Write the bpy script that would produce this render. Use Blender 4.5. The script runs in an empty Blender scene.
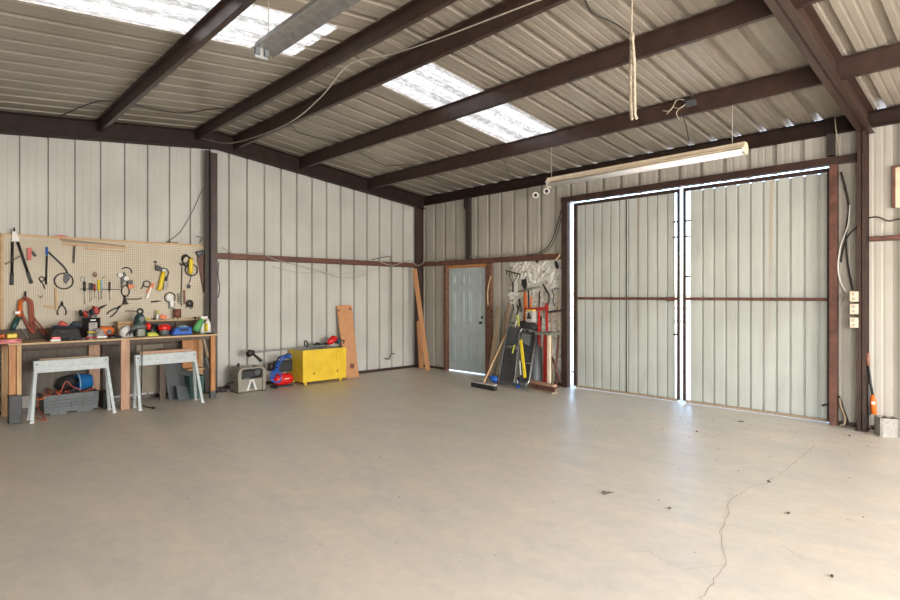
import bpy, math, random
from mathutils import Vector, Matrix
random.seed(7)
S = bpy.context.scene
COL = S.collection
PI = math.pi

# ---------------------------------------------------------------- camera
CAM = (9.162, -7.895, 1.526); YAW = 0.80842; FPX = 562.8; HY = 295.2
cd = bpy.data.cameras.new('camera'); cam = bpy.data.objects.new('camera', cd); COL.objects.link(cam)
cam.location = CAM; cam.rotation_euler = (PI/2, 0, YAW)
cd.sensor_width = 36; cd.lens = FPX/900*36; cd.shift_y = -(300-HY)/900; cd.clip_end = 500; cd.clip_start = .02
S.camera = cam
# ---------------------------------------------------------------- world, sun, daylight
w = bpy.data.worlds.new('sky'); S.world = w; w.use_nodes = True
nt = w.node_tree; nt.nodes.clear()
st = nt.nodes.new('ShaderNodeTexSky'); st.sky_type = 'NISHITA'; st.sun_disc = False
st.sun_elevation = math.radians(58); st.sun_rotation = math.radians(160); st.dust_density = 1.5
bg = nt.nodes.new('ShaderNodeBackground'); bg.inputs[1].default_value = 1.1
wo = nt.nodes.new('ShaderNodeOutputWorld')
nt.links.new(st.outputs[0], bg.inputs[0]); nt.links.new(bg.outputs[0], wo.inputs[0])
sd = bpy.data.lights.new('sun', 'SUN'); sd.energy = 4.0; sd.angle = .009; sd.color = (1, .95, .87)
sun = bpy.data.objects.new('sun', sd); COL.objects.link(sun)
sun.rotation_euler = (math.radians(4), math.radians(-32), 0)
def area(name, loc, rot, sx, sy, power, col=(1, 1, 1)):
    l = bpy.data.lights.new(name, 'AREA'); l.shape = 'RECTANGLE'; l.size = sx; l.size_y = sy; l.energy = power; l.color = col
    o = bpy.data.objects.new(name, l); COL.objects.link(o); o.location = loc; o.rotation_euler = rot; return o
# added area lamps for extra daylight, set at invented openings in the unseen walls
area('added_daylight_back', (11.6, -8.75, 1.7), (math.radians(62), 0, 0), 3.7, 2.5, 300, (1, .94, .86))
area('added_daylight_end', (15.1, -4.4, 1.7), (0, math.radians(57), 0), 2.5, 5.8, 900, (1, .94, .86))
S.view_settings.view_transform = 'Standard'; S.view_settings.look = 'None'; S.view_settings.gamma = 1
S.view_settings.use_curve_mapping = False; S.view_settings.exposure = 0.36
S.cycles.max_bounces = 10; S.cycles.diffuse_bounces = 6; S.cycles.transmission_bounces = 6

# ---------------------------------------------------------------- pixel of the photo -> point on a known plane of the room
def ray(a, b):
    t = (a-450)/FPX
    return Vector((-math.sin(YAW)+t*math.cos(YAW), math.cos(YAW)+t*math.sin(YAW), -(b-HY)/FPX))
CV = Vector(CAM)
def PX(a, b, x=0.): r = ray(a, b); return CV+r*((x-CAM[0])/r.x)
def PY(a, b, y=0.): r = ray(a, b); return CV+r*((y-CAM[1])/r.y)
def PZ(a, b, z=0.): r = ray(a, b); return CV+r*((z-CAM[2])/r.z)

# ---------------------------------------------------------------- materials
MC = {}
def pm(name, col, rough=.55, metal=0., var=.12, scale=9., bump=0., col2=None, stretch=(1, 1, 1), detail=4., spec=.5):
    if name in MC: return MC[name]
    m = bpy.data.materials.new(name); m.use_nodes = True; t = m.node_tree; b = t.nodes['Principled BSDF']
    tc = t.nodes.new('ShaderNodeTexCoord'); mp = t.nodes.new('ShaderNodeMapping'); mp.inputs['Scale'].default_value = stretch
    nz = t.nodes.new('ShaderNodeTexNoise'); nz.inputs['Scale'].default_value = scale; nz.inputs['Detail'].default_value = detail
    cr = t.nodes.new('ShaderNodeValToRGB')
    c2 = col2 or tuple(c*(1-var*1.6) for c in col)
    cr.color_ramp.elements[0].position = .32; cr.color_ramp.elements[1].position = .68
    cr.color_ramp.elements[0].color = (*c2, 1); cr.color_ramp.elements[1].color = (*(min(1, c*(1+var*.5)) for c in col), 1)
    t.links.new(tc.outputs['Object'], mp.inputs[0]); t.links.new(mp.outputs[0], nz.inputs[0])
    t.links.new(nz.outputs[0], cr.inputs[0]); t.links.new(cr.outputs[0], b.inputs['Base Color'])
    b.inputs['Roughness'].default_value = rough; b.inputs['Metallic'].default_value = metal
    b.inputs['Specular IOR Level'].default_value = spec
    if bump:
        bp = t.nodes.new('ShaderNodeBump'); bp.inputs['Strength'].default_value = bump; bp.inputs['Distance'].default_value = .01
        t.links.new(nz.outputs[0], bp.inputs['Height']); t.links.new(bp.outputs[0], b.inputs['Normal'])
    MC[name] = m; return m
def node_mix(t, fac, a, b, blend='MIX'):
    n = t.nodes.new('ShaderNodeMix'); n.data_type = 'RGBA'; n.blend_type = blend
    for s, v in ((0, fac), (6, a), (7, b)):
        if isinstance(v, (int, float)): n.inputs[s].default_value = v
        elif isinstance(v, tuple): n.inputs[s].default_value = (*v, 1)
        else: t.links.new(v, n.inputs[s])
    return n.outputs[2]
def noise(t, vec, scale, detail=4, rough=.5):
    n = t.nodes.new('ShaderNodeTexNoise'); n.inputs['Scale'].default_value = scale; n.inputs['Detail'].default_value = detail
    n.inputs['Roughness'].default_value = rough
    t.links.new(vec, n.inputs[0]); return n.outputs[0]
def ramp(t, v, p0, p1, c0=(0, 0, 0), c1=(1, 1, 1)):
    n = t.nodes.new('ShaderNodeValToRGB'); e = n.color_ramp.elements
    e[0].position = p0; e[1].position = p1; e[0].color = (*c0, 1); e[1].color = (*c1, 1)
    t.links.new(v, n.inputs[0]); return n.outputs[0]
def mapping(t, out, scale, rot=(0, 0, 0)):
    n = t.nodes.new('ShaderNodeMapping'); n.inputs['Scale'].default_value = scale; n.inputs['Rotation'].default_value = rot
    t.links.new(out, n.inputs[0]); return n.outputs[0]
def base(name, rough=.5, metal=0.):
    m = bpy.data.materials.new(name); m.use_nodes = True; t = m.node_tree; b = t.nodes['Principled BSDF']
    b.inputs['Roughness'].default_value = rough; b.inputs['Metallic'].default_value = metal
    tc = t.nodes.new('ShaderNodeTexCoord'); return m, t, b, tc.outputs['Object']

def m_panel(name, c, dirt, amt=.5, rough=.42, str_=(9, 9, .5), spots=True):
    m, t, b, oc = base(name, rough)
    v = mapping(t, oc, str_)
    s1 = ramp(t, noise(t, v, 1.6, 6, .62), .42, .75)
    s2 = ramp(t, noise(t, oc, 1.1, 4), .35, .7)
    fac = t.nodes.new('ShaderNodeMath'); fac.operation = 'MULTIPLY'; t.links.new(s1, fac.inputs[0]); fac.inputs[1].default_value = amt
    col = node_mix(t, fac.outputs[0], c, dirt)
    col = node_mix(t, .18, col, s2, 'MULTIPLY')
    if spots:
        sp = ramp(t, noise(t, oc, 22, 2), .70, .76)
        f2 = t.nodes.new('ShaderNodeMath'); f2.operation = 'MULTIPLY'; t.links.new(sp, f2.inputs[0]); f2.inputs[1].default_value = .25
        col = node_mix(t, f2.outputs[0], col, dirt)
    if name == 'door_sheet_steel':
        rs = ramp(t, noise(t, mapping(t, oc, (5, 5, .12)), 1.5, 3), .66, .72)
        f4 = t.nodes.new('ShaderNodeMath'); f4.operation = 'MULTIPLY'; t.links.new(rs, f4.inputs[0]); f4.inputs[1].default_value = .45
        col = node_mix(t, f4.outputs[0], col, (.42, .27, .14))
        ds = ramp(t, noise(t, mapping(t, oc, (4, 4, 1.1)), 1.3, 6, .65), .60, .74)
        f5 = t.nodes.new('ShaderNodeMath'); f5.operation = 'MULTIPLY'; t.links.new(ds, f5.inputs[0]); f5.inputs[1].default_value = .35
        col = node_mix(t, f5.outputs[0], col, (.27, .26, .22))
    t.links.new(col, b.inputs['Base Color']); return m
M_WALL = m_panel('off_white_wall_steel', (.57, .555, .51), (.39, .41, .35), .12, .42, (3, 3, .3))
M_FAR = m_panel('dusty_backlit_wall_steel', (.49, .45, .39), (.31, .31, .25), .35, .42, (4, 4, .35))  # backlit darkness put into the browner base colour, with some dust
M_ROOF = m_panel('roof_steel', (.35, .31, .255), (.255, .22, .18), .12, .27, (2.5, .3, 2.5))
M_DOORSHEET = m_panel('door_sheet_steel', (.56, .58, .535), (.38, .36, .29), .35, .36, (6, 6, .3))
def m_concrete():
    m, t, b, oc = base('worn_concrete', .45)
    v = mapping(t, oc, (1, 1, 1))
    big = ramp(t, noise(t, v, .45, 6, .6), .38, .62)
    str1 = ramp(t, noise(t, mapping(t, oc, (.9, 2.2, 1), (0, 0, .75)), 1.3, 8, .66), .35, .68)
    fine = ramp(t, noise(t, oc, 9, 8, .7), .3, .75)
    col = node_mix(t, big, (.745, .67, .565), (.82, .71, .575))
    col = node_mix(t, str1, (.66, .615, .54), col)
    col = node_mix(t, .15, col, fine, 'MULTIPLY')
    sp = ramp(t, noise(t, oc, 34, 2, .5), .735, .77)
    f2 = t.nodes.new('ShaderNodeMath'); f2.operation = 'MULTIPLY'; t.links.new(sp, f2.inputs[0]); f2.inputs[1].default_value = .35
    col = node_mix(t, f2.outputs[0], col, (.16, .13, .10))
    wsp = ramp(t, noise(t, mapping(t, oc, (1, 1.6, 1), (0, 0, .5)), 5.2, 5, .6), .66, .78)
    f3 = t.nodes.new('ShaderNodeMath'); f3.operation = 'MULTIPLY'; t.links.new(wsp, f3.inputs[0]); f3.inputs[1].default_value = .5
    col = node_mix(t, f3.outputs[0], col, (.78, .72, .63))
    t.links.new(col, b.inputs['Base Color'])
    rr = t.nodes.new('ShaderNodeMapRange'); rr.inputs[3].default_value = .26; rr.inputs[4].default_value = .52
    t.links.new(noise(t, oc, 1.7, 6), rr.inputs[0]); t.links.new(rr.outputs[0], b.inputs['Roughness'])
    bp = t.nodes.new('ShaderNodeBump'); bp.inputs['Strength'].default_value = .12; bp.inputs['Distance'].default_value = .01
    t.links.new(noise(t, oc, 6, 8, .65), bp.inputs['Height']); t.links.new(bp.outputs[0], b.inputs['Normal'])
    return m
M_CONC = m_concrete()
def m_skylight():
    m, t, b, oc = base('fibreglass_skylight', .5)
    sp = ramp(t, noise(t, mapping(t, oc, (1, .35, 1)), 38, 4, .7), .44, .60)
    st_ = ramp(t, noise(t, mapping(t, oc, (16, .6, 1)), 1.0, 3), .35, .65)
    col = node_mix(t, sp, (.36, .325, .265), (.64, .585, .49))
    col = node_mix(t, .4, col, st_, 'MULTIPLY')
    tr = t.nodes.new('ShaderNodeBsdfTranslucent'); t.links.new(col, tr.inputs[0])
    df = t.nodes.new('ShaderNodeBsdfDiffuse'); t.links.new(col, df.inputs[0])
    mx = t.nodes.new('ShaderNodeMixShader'); mx.inputs[0].default_value = .45
    t.links.new(tr.outputs[0], mx.inputs[1]); t.links.new(df.outputs[0], mx.inputs[2])
    t.links.new(mx.outputs[0], t.nodes['Material Output'].inputs[0]); return m
M_SKY = m_skylight()
def m_peg():
    m, t, b, oc = base('pegboard_tan', .6)
    sx = t.nodes.new('ShaderNodeSeparateXYZ'); t.links.new(oc, sx.inputs[0])
    def fr(o):
        a = t.nodes.new('ShaderNodeMath'); a.operation = 'MULTIPLY'; t.links.new(o, a.inputs[0]); a.inputs[1].default_value = 1/.0254
        f = t.nodes.new('ShaderNodeMath'); f.operation = 'FRACT'; t.links.new(a.outputs[0], f.inputs[0])
        s = t.nodes.new('ShaderNodeMath'); s.operation = 'SUBTRACT'; t.links.new(f.outputs[0], s.inputs[0]); s.inputs[1].default_value = .5
        p = t.nodes.new('ShaderNodeMath'); p.operation = 'POWER'; t.links.new(s.outputs[0], p.inputs[0]); p.inputs[1].default_value = 2
        return p.outputs[0]
    ad = t.nodes.new('ShaderNodeMath'); t.links.new(fr(sx.outputs[1]), ad.inputs[0]); t.links.new(fr(sx.outputs[2]), ad.inputs[1])
    lt = t.nodes.new('ShaderNodeMath'); lt.operation = 'LESS_THAN'; t.links.new(ad.outputs[0], lt.inputs[0]); lt.inputs[1].default_value = .045
    v = ramp(t, noise(t, oc, 2.2, 5), .3, .7, (.56, .49, .375), (.66, .59, .47))
    t.links.new(node_mix(t, lt.outputs[0], v, (.16, .12, .08)), b.inputs['Base Color']); return m
M_PEG = m_peg()
def m_insul():
    m, t, b, oc = base('torn_white_insulation', .5)
    sp = ramp(t, noise(t, oc, 16, 5, .7), .57, .62)
    v = ramp(t, noise(t, oc, 3, 5), .3, .7, (.56, .52, .46), (.75, .74, .68))
    t.links.new(node_mix(t, sp, v, (.12, .09, .07)), b.inputs['Base Color']); return m
M_INS = m_insul()
M_STEEL = pm('dark_brown_painted_steel', (.052, .027, .020), .38, .0, .25, 7, col2=(.034, .019, .015), spec=.6)
M_GABLE = pm('shaded_brown_steel', (.030, .016, .012), .55, .0, .25, 7, col2=(.020, .012, .009), spec=.2)  # same paint as the other frame steel; shade put into a darker colour
M_REDOX = pm('red_brown_steel', (.15, .060, .040), .55, 0, .25, 12, col2=(.085, .036, .026))
M_RUST = pm('rusty_patchy_steel', (.20, .095, .06), .7, 0, .3, 24, col2=(.08, .035, .022), bump=.3)
M_DARKST = pm('near_black_steel', (.035, .024, .020), .55)
M_BLUEDOOR = pm('blue_grey_door_paint', (.46, .525, .53), .45, 0, .06, 6)
M_GALV = pm('galvanised_steel', (.42, .42, .42), .42, .75, .15, 14)
M_ALU = pm('brushed_aluminium', (.55, .56, .58), .35, .85, .1, 20)
M_CHROME = pm('worn_chrome', (.6, .6, .6), .25, .95, .1, 20)
M_CREAM = pm('cream_enamel', (.72, .60, .43), .4, 0, .1, 8)
M_TUBE = pm('white_tube_glass', (.85, .84, .84), .25, 0, .03, 8)
M_WHITE = pm('white_plastic', (.78, .77, .74), .4, 0, .06, 10)
M_BLK = pm('black_plastic', (.018, .018, .019), .45, 0, .2, 20)
M_BLKR = pm('black_rubber', (.025, .025, .025), .7, 0, .3, 30)
M_DGREY = pm('dark_grey_plastic', (.075, .080, .085), .5, 0, .15, 15)
M_GREY = pm('grey_plastic', (.13, .145, .15), .5, 0, .12, 12)
M_TAUPE = pm('taupe_moulded_plastic', (.29, .26, .215), .5, 0, .1, 10)
M_RED = pm('red_paint', (.42, .030, .024), .35, 0, .15, 14)
M_REDP = pm('red_gloss_plastic', (.72, .020, .018), .25, 0, .1, 10)
M_PINKRED = pm('faded_red_plastic', (.60, .10, .08), .5, 0, .12, 14)
M_ORANGE = pm('orange_plastic', (.75, .16, .025), .4, 0, .12, 14)
M_CORD = pm('orange_red_cord_jacket', (.38, .085, .045), .5, 0, .2, 20)
M_YEL = pm('yellow_cabinet_paint', (.80, .54, .035), .38, 0, .07, 5, col2=(.70, .46, .03))
M_YEL2 = pm('bright_yellow_plastic', (.85, .62, .03), .4, 0, .1, 12)
M_LIME = pm('lime_yellow_plastic', (.68, .72, .12), .45, 0, .12, 12)
M_GREEN = pm('green_plastic', (.12, .42, .15), .4, 0, .15, 12)
M_TEAL = pm('dark_teal_plastic', (.03, .09, .085), .45, 0, .2, 12)
M_BLUE = pm('blue_plastic', (.02, .13, .55), .35, 0, .15, 12)
M_BLUEB = pm('blue_bucket_plastic', (.015, .15, .42), .35, 0, .15, 12)
M_LBLUE = pm('pale_blue_plastic', (.25, .45, .60), .4, 0, .15, 12)
M_PINE = pm('pine_board', (.62, .40, .21), .6, 0, .18, 6, stretch=(9, 9, .7), col2=(.46, .27, .13))
M_PINEY = pm('pine_worktop', (.58, .40, .23), .6, 0, .18, 6, stretch=(9, .7, 9), col2=(.48, .32, .17))
M_ORWOOD = pm('orange_stained_wood', (.50, .22, .065), .5, 0, .18, 5, stretch=(8, 8, .8), col2=(.36, .14, .045))
M_PINKWOOD = pm('pinkish_timber', (.50, .30, .20), .6, 0, .18, 5, stretch=(8, 8, .8), col2=(.38, .21, .13))
M_TANB = pm('tan_board', (.60, .30, .14), .6, 0, .1, 5, stretch=(6, 6, .6), col2=(.52, .25, .115))
M_DKWOOD = pm('dark_brown_board', (.11, .075, .055), .65, 0, .2, 5, stretch=(6, 6, .8))
M_OLDWOOD = pm('weathered_wood_handle', (.36, .27, .18), .7, 0, .2, 8, stretch=(9, 9, 1.2))
M_CORK = pm('rust_brown_tin', (.23, .085, .05), .5, 0, .2, 16)
M_PAINTW = pm('scuffed_white_paint', (.50, .54, .54), .45, 0, .1, 18, col2=(.42, .46, .46))
M_RAG = pm('grey_rag_cloth', (.48, .44, .42), .9, 0, .2, 25, bump=.4)
M_CARD = pm('cardboard', (.45, .26, .13), .8, 0, .15, 12)
M_CMU = pm('concrete_block_grey', (.34, .31, .28), .9, 0, .15, 30, bump=.4)
M_CLEAR = pm('milky_plastic', (.70, .74, .70), .3, 0, .08, 8)
M_DIRT = pm('floor_dirt_crumbs', (.10, .075, .055), .9, 0, .2, 40)
M_SAND = pm('pale_gravel_ground', (.58, .53, .46), .9, 0, .12, 3)
M_CABLE = pm('grey_white_cable', (.42, .38, .32), .5, 0, .1, 30)
M_CABLEB = pm('black_cable', (.03, .025, .022), .5, 0, .2, 30)
M_CABLET = pm('tan_rope', (.50, .42, .31), .8, 0, .25, 60, bump=.5)
M_NAVY = pm('dark_navy_fabric', (.035, .05, .075), .7, 0, .2, 25)
M_SKIN = pm('creeper_pad_vinyl', (.055, .056, .058), .55, 0, .2, 14)
M_OLIVE = pm('dull_green_metal', (.22, .24, .19), .5, .2, .2, 14)

# ---------------------------------------------------------------- mesh helper
def basis(d):
    d = d.normalized(); up = Vector((0, 0, 1)) if abs(d.z) < .95 else Vector((1, 0, 0))
    s = d.cross(up).normalized(); return s, s.cross(d).normalized()
def smooth_pts(pts, n=6):
    pts = [Vector(p) for p in pts]
    if len(pts) < 3: return pts
    out = []
    q = [pts[0]*2-pts[1]]+pts+[pts[-1]*2-pts[-2]]
    for i in range(1, len(q)-2):
        a, b, c, d = q[i-1], q[i], q[i+1], q[i+2]
        for k in range(n):
            s = k/n
            out.append(.5*((2*b)+(c-a)*s+(2*a-5*b+4*c-d)*s*s+(3*b-a-3*c+d)*s**3))
    out.append(pts[-1]); return out
class MB:
    def __init__(s): s.v = []; s.f = []; s.sm = []
    def add(s, vs, fs, smooth=False):
        o = len(s.v); s.v += [Vector(v) for v in vs]; s.f += [[o+i for i in f] for f in fs]; s.sm += [smooth]*len(fs); return s
    def box(s, x0, x1, y0, y1, z0, z1):
        return s.hexa([(x0, y0, z0), (x1, y0, z0), (x1, y1, z0), (x0, y1, z0), (x0, y0, z1), (x1, y0, z1), (x1, y1, z1), (x0, y1, z1)])
    def cbox(s, c, sx, sy, sz, rot=None):
        c = Vector(c); R = rot or Matrix.Identity(3)
        return s.hexa([c+R@Vector((a*sx/2, b*sy/2, d*sz/2)) for a, b, d in ((-1,-1,-1),(1,-1,-1),(1,1,-1),(-1,1,-1),(-1,-1,1),(1,-1,1),(1,1,1),(-1,1,1))])
    def hexa(s, p):
        return s.add(p, [(0,3,2,1),(4,5,6,7),(0,1,5,4),(1,2,6,5),(2,3,7,6),(3,0,4,7)])
    def bar(s, p0, p1, w, h, ref=None):
        p0, p1 = Vector(p0), Vector(p1); d = (p1-p0).normalized()
        if ref is not None:
            a = (Vector(ref)-d*d.dot(Vector(ref))).normalized(); b = d.cross(a)
        else: a, b = basis(d)
        a = a*w/2; b = b*h/2
        return s.hexa([p0-a-b, p0+a-b, p0+a+b, p0-a+b, p1-a-b, p1+a-b, p1+a+b, p1-a+b])
    def cyl(s, p0, p1, r0, r1=None, n=14, caps=True):
        return s.loft([p0, p1], [r0, r0 if r1 is None else r1], n, caps)
    def loft(s, pts, rs, n=12, caps=True, sq=None):
        pts = [Vector(p) for p in pts]; o = len(s.v); m = len(pts); u = None
        for i, p in enumerate(pts):
            d = pts[min(i+1, m-1)]-pts[max(i-1, 0)]
            if d.length < 1e-9: d = Vector((0, 0, 1))
            d.normalize()
            if u is None: u, _ = basis(d)
            else:
                u = u-d*u.dot(d)
                if u.length < 1e-6: u, _ = basis(d)
                u.normalize()
            v = d.cross(u)
            for k in range(n):
                a = 2*PI*k/n; s.v.append(p+u*math.cos(a)*rs[i]+v*math.sin(a)*rs[i]*(sq or 1))
        for i in range(m-1):
            for k in range(n):
                s.f.append([o+i*n+k, o+i*n+(k+1) % n, o+(i+1)*n+(k+1) % n, o+(i+1)*n+k]); s.sm.append(True)
        if caps:
            s.f.append([o+k for k in range(n)][::-1]); s.sm.append(False)
            s.f.append([o+(m-1)*n+k for k in range(n)]); s.sm.append(False)
        return s
    def tube(s, pts, r, n=7, smooth=True, k=6):
        pts = smooth_pts(pts, k) if smooth else [Vector(p) for p in pts]
        return s.loft(pts, [r]*len(pts), n)
    def ring(s, c, ax, R, r, n=24, m=7, sy=1.):
        c = Vector(c); a, b = basis(Vector(ax))
        o = len(s.v)
        for i in range(n):
            t = 2*PI*i/n; d = a*math.cos(t)+b*math.sin(t)*sy; nn = Vector(ax).normalized()
            for k in range(m):
                q = 2*PI*k/m; s.v.append(c+d*R+d.normalized()*math.cos(q)*r+nn*math.sin(q)*r)
        for i in range(n):
            for k in range(m):
                s.f.append([o+i*m+k, o+i*m+(k+1) % m, o+((i+1) % n)*m+(k+1) % m, o+((i+1) % n)*m+k]); s.sm.append(True)
        return s
    def ball(s, c, rx, ry=None, rz=None, n=16, m=9):
        ry = ry or rx; rz = rz or rx; c = Vector(c); o = len(s.v)
        for i in range(m+1):
            t = PI*i/m
            for k in range(n):
                q = 2*PI*k/n; s.v.append(c+Vector((rx*math.sin(t)*math.cos(q), ry*math.sin(t)*math.sin(q), rz*math.cos(t))))
        for i in range(m):
            for k in range(n):
                s.f.append([o+i*n+k, o+(i+1)*n+k, o+(i+1)*n+(k+1) % n, o+i*n+(k+1) % n]); s.sm.append(True)
        return s
    def prism(s, poly, off):
        poly = [Vector(p) for p in poly]; off = Vector(off); n = len(poly)
        return s.add(poly+[p+off for p in poly], [list(range(n))[::-1], [n+i for i in range(n)]]+[[i, (i+1) % n, n+(i+1) % n, n+i] for i in range(n)])
    def build(s, name, mat, parent=None, bev=0., local=False):
        org = Vector((0, 0, 0))
        if parent is not None:
            q = parent
            while q is not None: org += q.location; q = q.parent
        me = bpy.data.meshes.new(name)
        me.from_pydata([v-(Vector((0, 0, 0)) if local else org) for v in s.v], [], s.f); me.update()
        for p, k in zip(me.polygons, s.sm): p.use_smooth = k
        import bmesh as _b
        bm = _b.new(); bm.from_mesh(me); _b.ops.remove_doubles(bm, verts=bm.verts, dist=1e-6); _b.ops.recalc_face_normals(bm, faces=bm.faces); bm.to_mesh(me); bm.free()
        me.materials.append(mat)
        o = bpy.data.objects.new(name, me); COL.objects.link(o); o.parent = parent
        if bev:
            b = o.modifiers.new('bevel', 'BEVEL'); b.width = bev; b.segments = 2; b.limit_method = 'ANGLE'; b.angle_limit = .7
        return o
def tag(o, label, cat, group=None):
    o['label'] = label; o['category'] = cat
    if group: o['group'] = group
    return o
def recentre(o):
    bb = [Vector(c) for c in o.bound_box]; c = sum(bb, Vector())/8; c.z = min(b.z for b in bb)
    o.data.transform(Matrix.Translation(-c)); o.location = c; return o
def thing(name, label, cat, loc=(0, 0, 0), group=None):
    o = bpy.data.objects.new(name, None); COL.objects.link(o); o.location = loc; o.empty_display_size = .1
    return tag(o, label, cat, group)
def one(name, label, cat, mb, mat, group=None, bev=0.):
    return tag(recentre(mb.build(name, mat, None, bev)), label, cat, group)
def struct(name, mb, mat, parent=None, label=None, bev=0.):
    o = mb.build(name, mat, parent, bev)
    if parent is None:
        o['kind'] = 'structure'
        if label: o['label'] = label; 
    return o
def dup(root, loc, rz=None, label=None, cat=None, group=None):
    r = root.copy(); COL.objects.link(r); r.location = loc
    if rz is not None: r.rotation_euler = (0, 0, rz)
    if label: r['label'] = label
    for ch in list(root.children):
        c = ch.copy(); COL.objects.link(c); c.parent = r
        for g in list(ch.children):
            d = g.copy(); COL.objects.link(d); d.parent = c
    return r

# ================================================================ the shell
YR = -4.37; YB = -8.80; XE = 15.24
def zroof(y): return 3.627-.115*y if y > YR else 3.627-.115*YR-.105*(YR-y)
def rib_profile(u0, u1, off, pitch=.305, rd=.052, wt=.050, wb=.054, minor=True):
    """(u, depth) points of a ribbed sheet, ribs pushed outwards"""
    P = [(u0, 0)]; k = math.floor((u0-off)/pitch)
    while off+pitch*k < u1+.2:
        c = off+pitch*k
        for du, d in ((-wt/2-.009, 0), (-wb/2, rd), (wb/2, rd), (wt/2+.009, 0)): P.append((c+du, d))
        if minor:
            for q in (.36, .64):
                m_ = c+pitch*q
                for du, d in ((-.016, 0), (-.008, .0022), (.008, .0022), (.016, 0)): P.append((m_+du, d))
        k += 1
    P = [p for p in P if u0 <= p[0] <= u1]
    P.append((u1, 0)); return P
def sheet(prof, fn0, fn1, nseg=1):
    m = MB(); n = len(prof); vs = []
    for j in range(nseg+1):
        for (u, d) in prof:
            a = fn0(u, d); b = fn1(u, d); vs.append(a.lerp(b, j/nseg))
    fs = [[j*n+i, j*n+i+1, (j+1)*n+i+1, (j+1)*n+i] for j in range(nseg) for i in range(n-1)]
    return m.add(vs, fs)
V = lambda *a: Vector(a)
# floor
fl = MB().box(-.05, XE+.1, YB-.1, .02, -.15, 0)
floor = struct('floor', fl, M_CONC, label='worn beige and grey concrete slab floor')
gr = MB().box(-60, 80, .02, 90, -.2, -.03)
struct('ground_outside', gr, M_SAND, label='pale gravel ground beyond the sheet doors')
gr = MB().box(-60, 80, -90, YB-.1, -.2, -.03)
struct('ground_behind', gr, M_SAND, label='pale gravel ground behind the building')
gr = MB().box(XE+.1, 80, YB-.1, .02, -.2, -.03)
struct('ground_beside', gr, M_SAND, label='pale gravel ground past the open end bay')
# left (gable) wall
pr = rib_profile(YB, -.005, -4.168)
struct('wall_left', sheet(pr, lambda u, d: V(-d, u, 0), lambda u, d: V(-d, u, zroof(u)-.004)), M_WALL, label='off-white ribbed steel gable wall behind the workbench')
# far wall (with doors): ribs at 3.79+.305k ; openings for blue door and big doors
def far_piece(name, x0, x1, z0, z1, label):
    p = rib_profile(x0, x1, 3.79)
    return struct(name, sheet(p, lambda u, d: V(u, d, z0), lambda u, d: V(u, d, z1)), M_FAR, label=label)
ZE = 3.625
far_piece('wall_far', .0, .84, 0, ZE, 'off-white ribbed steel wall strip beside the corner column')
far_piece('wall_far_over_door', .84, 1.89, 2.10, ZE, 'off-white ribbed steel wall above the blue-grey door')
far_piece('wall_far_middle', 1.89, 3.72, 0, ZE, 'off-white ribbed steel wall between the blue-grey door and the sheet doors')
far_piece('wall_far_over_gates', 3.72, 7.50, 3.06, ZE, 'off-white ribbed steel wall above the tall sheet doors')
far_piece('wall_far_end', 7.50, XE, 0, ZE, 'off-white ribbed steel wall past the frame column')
# unseen back and end walls, their open bays invented to let daylight in
def back_piece(name, x0, x1, z0, z1):
    p = rib_profile(x0, x1, 3.79)
    struct(name, sheet(p, lambda u, d: V(u, YB-d, z0), lambda u, d: V(u, YB-d, z1)), M_WALL)
ZB = zroof(YB)
back_piece('wall_back', 0, 9.7, 0, ZB); back_piece('wall_back_end', 13.5, XE, 0, ZB)
back_piece('wall_back_over_second_opening', 9.7, 13.5, 3.0, ZB)
pr = rib_profile(YB, 0, -4.168)
def endz(u): return 3.1 if -7.4 < u < -1.4 else 0
struct('wall_right', sheet([p for p in pr if p[0] <= -7.4], lambda u, d: V(XE+d, u, 0), lambda u, d: V(XE+d, u, zroof(u))), M_WALL)
struct('wall_right_inner', sheet([p for p in pr if p[0] >= -1.4], lambda u, d: V(XE+d, u, 0), lambda u, d: V(XE+d, u, zroof(u))), M_WALL)
struct('wall_right_over_opening', sheet([p for p in pr if -7.5 <= p[0] <= -1.3], lambda u, d: V(XE+d, u, 3.1), lambda u, d: V(XE+d, u, zroof(u))), M_WALL)
# roof: steel sheets with two fibreglass strips
SK0, SK1 = 3.67, 4.585
def roof_piece(name, x0, x1, y0, y1, mat, label=None, dz=0):
    p = rib_profile(x0, x1, 3.67+.0, rd=.050, wt=.066, wb=.074)
    n = 8
    return struct(name, sheet(p, lambda u, d: V(u, y0, zroof(y0)+d+dz), lambda u, d: V(u, y1, zroof(y1)+d+dz), n), mat, label=label)
EO = .12; BO = YB-.12
roof_piece('ceiling_near_corner', -.12, SK0, YR, EO, M_ROOF, 'tan ribbed steel roof underside over the corner, door side of the ridge')
roof_piece('ceiling_far_bay', SK1, XE+.1, YR, EO, M_ROOF, 'tan ribbed steel roof underside above the sheet doors')
roof_piece('ceiling', -.12, SK0, BO, YR, M_ROOF, 'tan ribbed steel roof underside over the workbench')
roof_piece('ceiling_camera_bay', SK1, XE+.1, BO, YR, M_ROOF, 'tan ribbed steel roof underside on the back slope')
roof_piece('ceiling_eave_strip', SK0, SK1, -1.40, EO, M_ROOF, 'tan ribbed roof panel between the skylight and the eave')
roof_piece('ceiling_ridge_strip', SK0, SK1, YR, -3.86, M_ROOF, 'tan ribbed roof panel beside the ridge, door side')
roof_piece('ceiling_ridge_strip_back', SK0, SK1, -4.97, YR, M_ROOF, 'tan ribbed roof panel beside the ridge, back slope')
roof_piece('window_1', SK0, SK1, -3.86, -1.40, M_SKY, 'translucent ribbed skylight strip between the ridge and the eave purlin')
roof_piece('window_2', SK0, SK1, BO, -4.97, M_SKY, 'translucent ribbed skylight strip nearest the hanging grey light fixture')
zr = zroof(YR)
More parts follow.
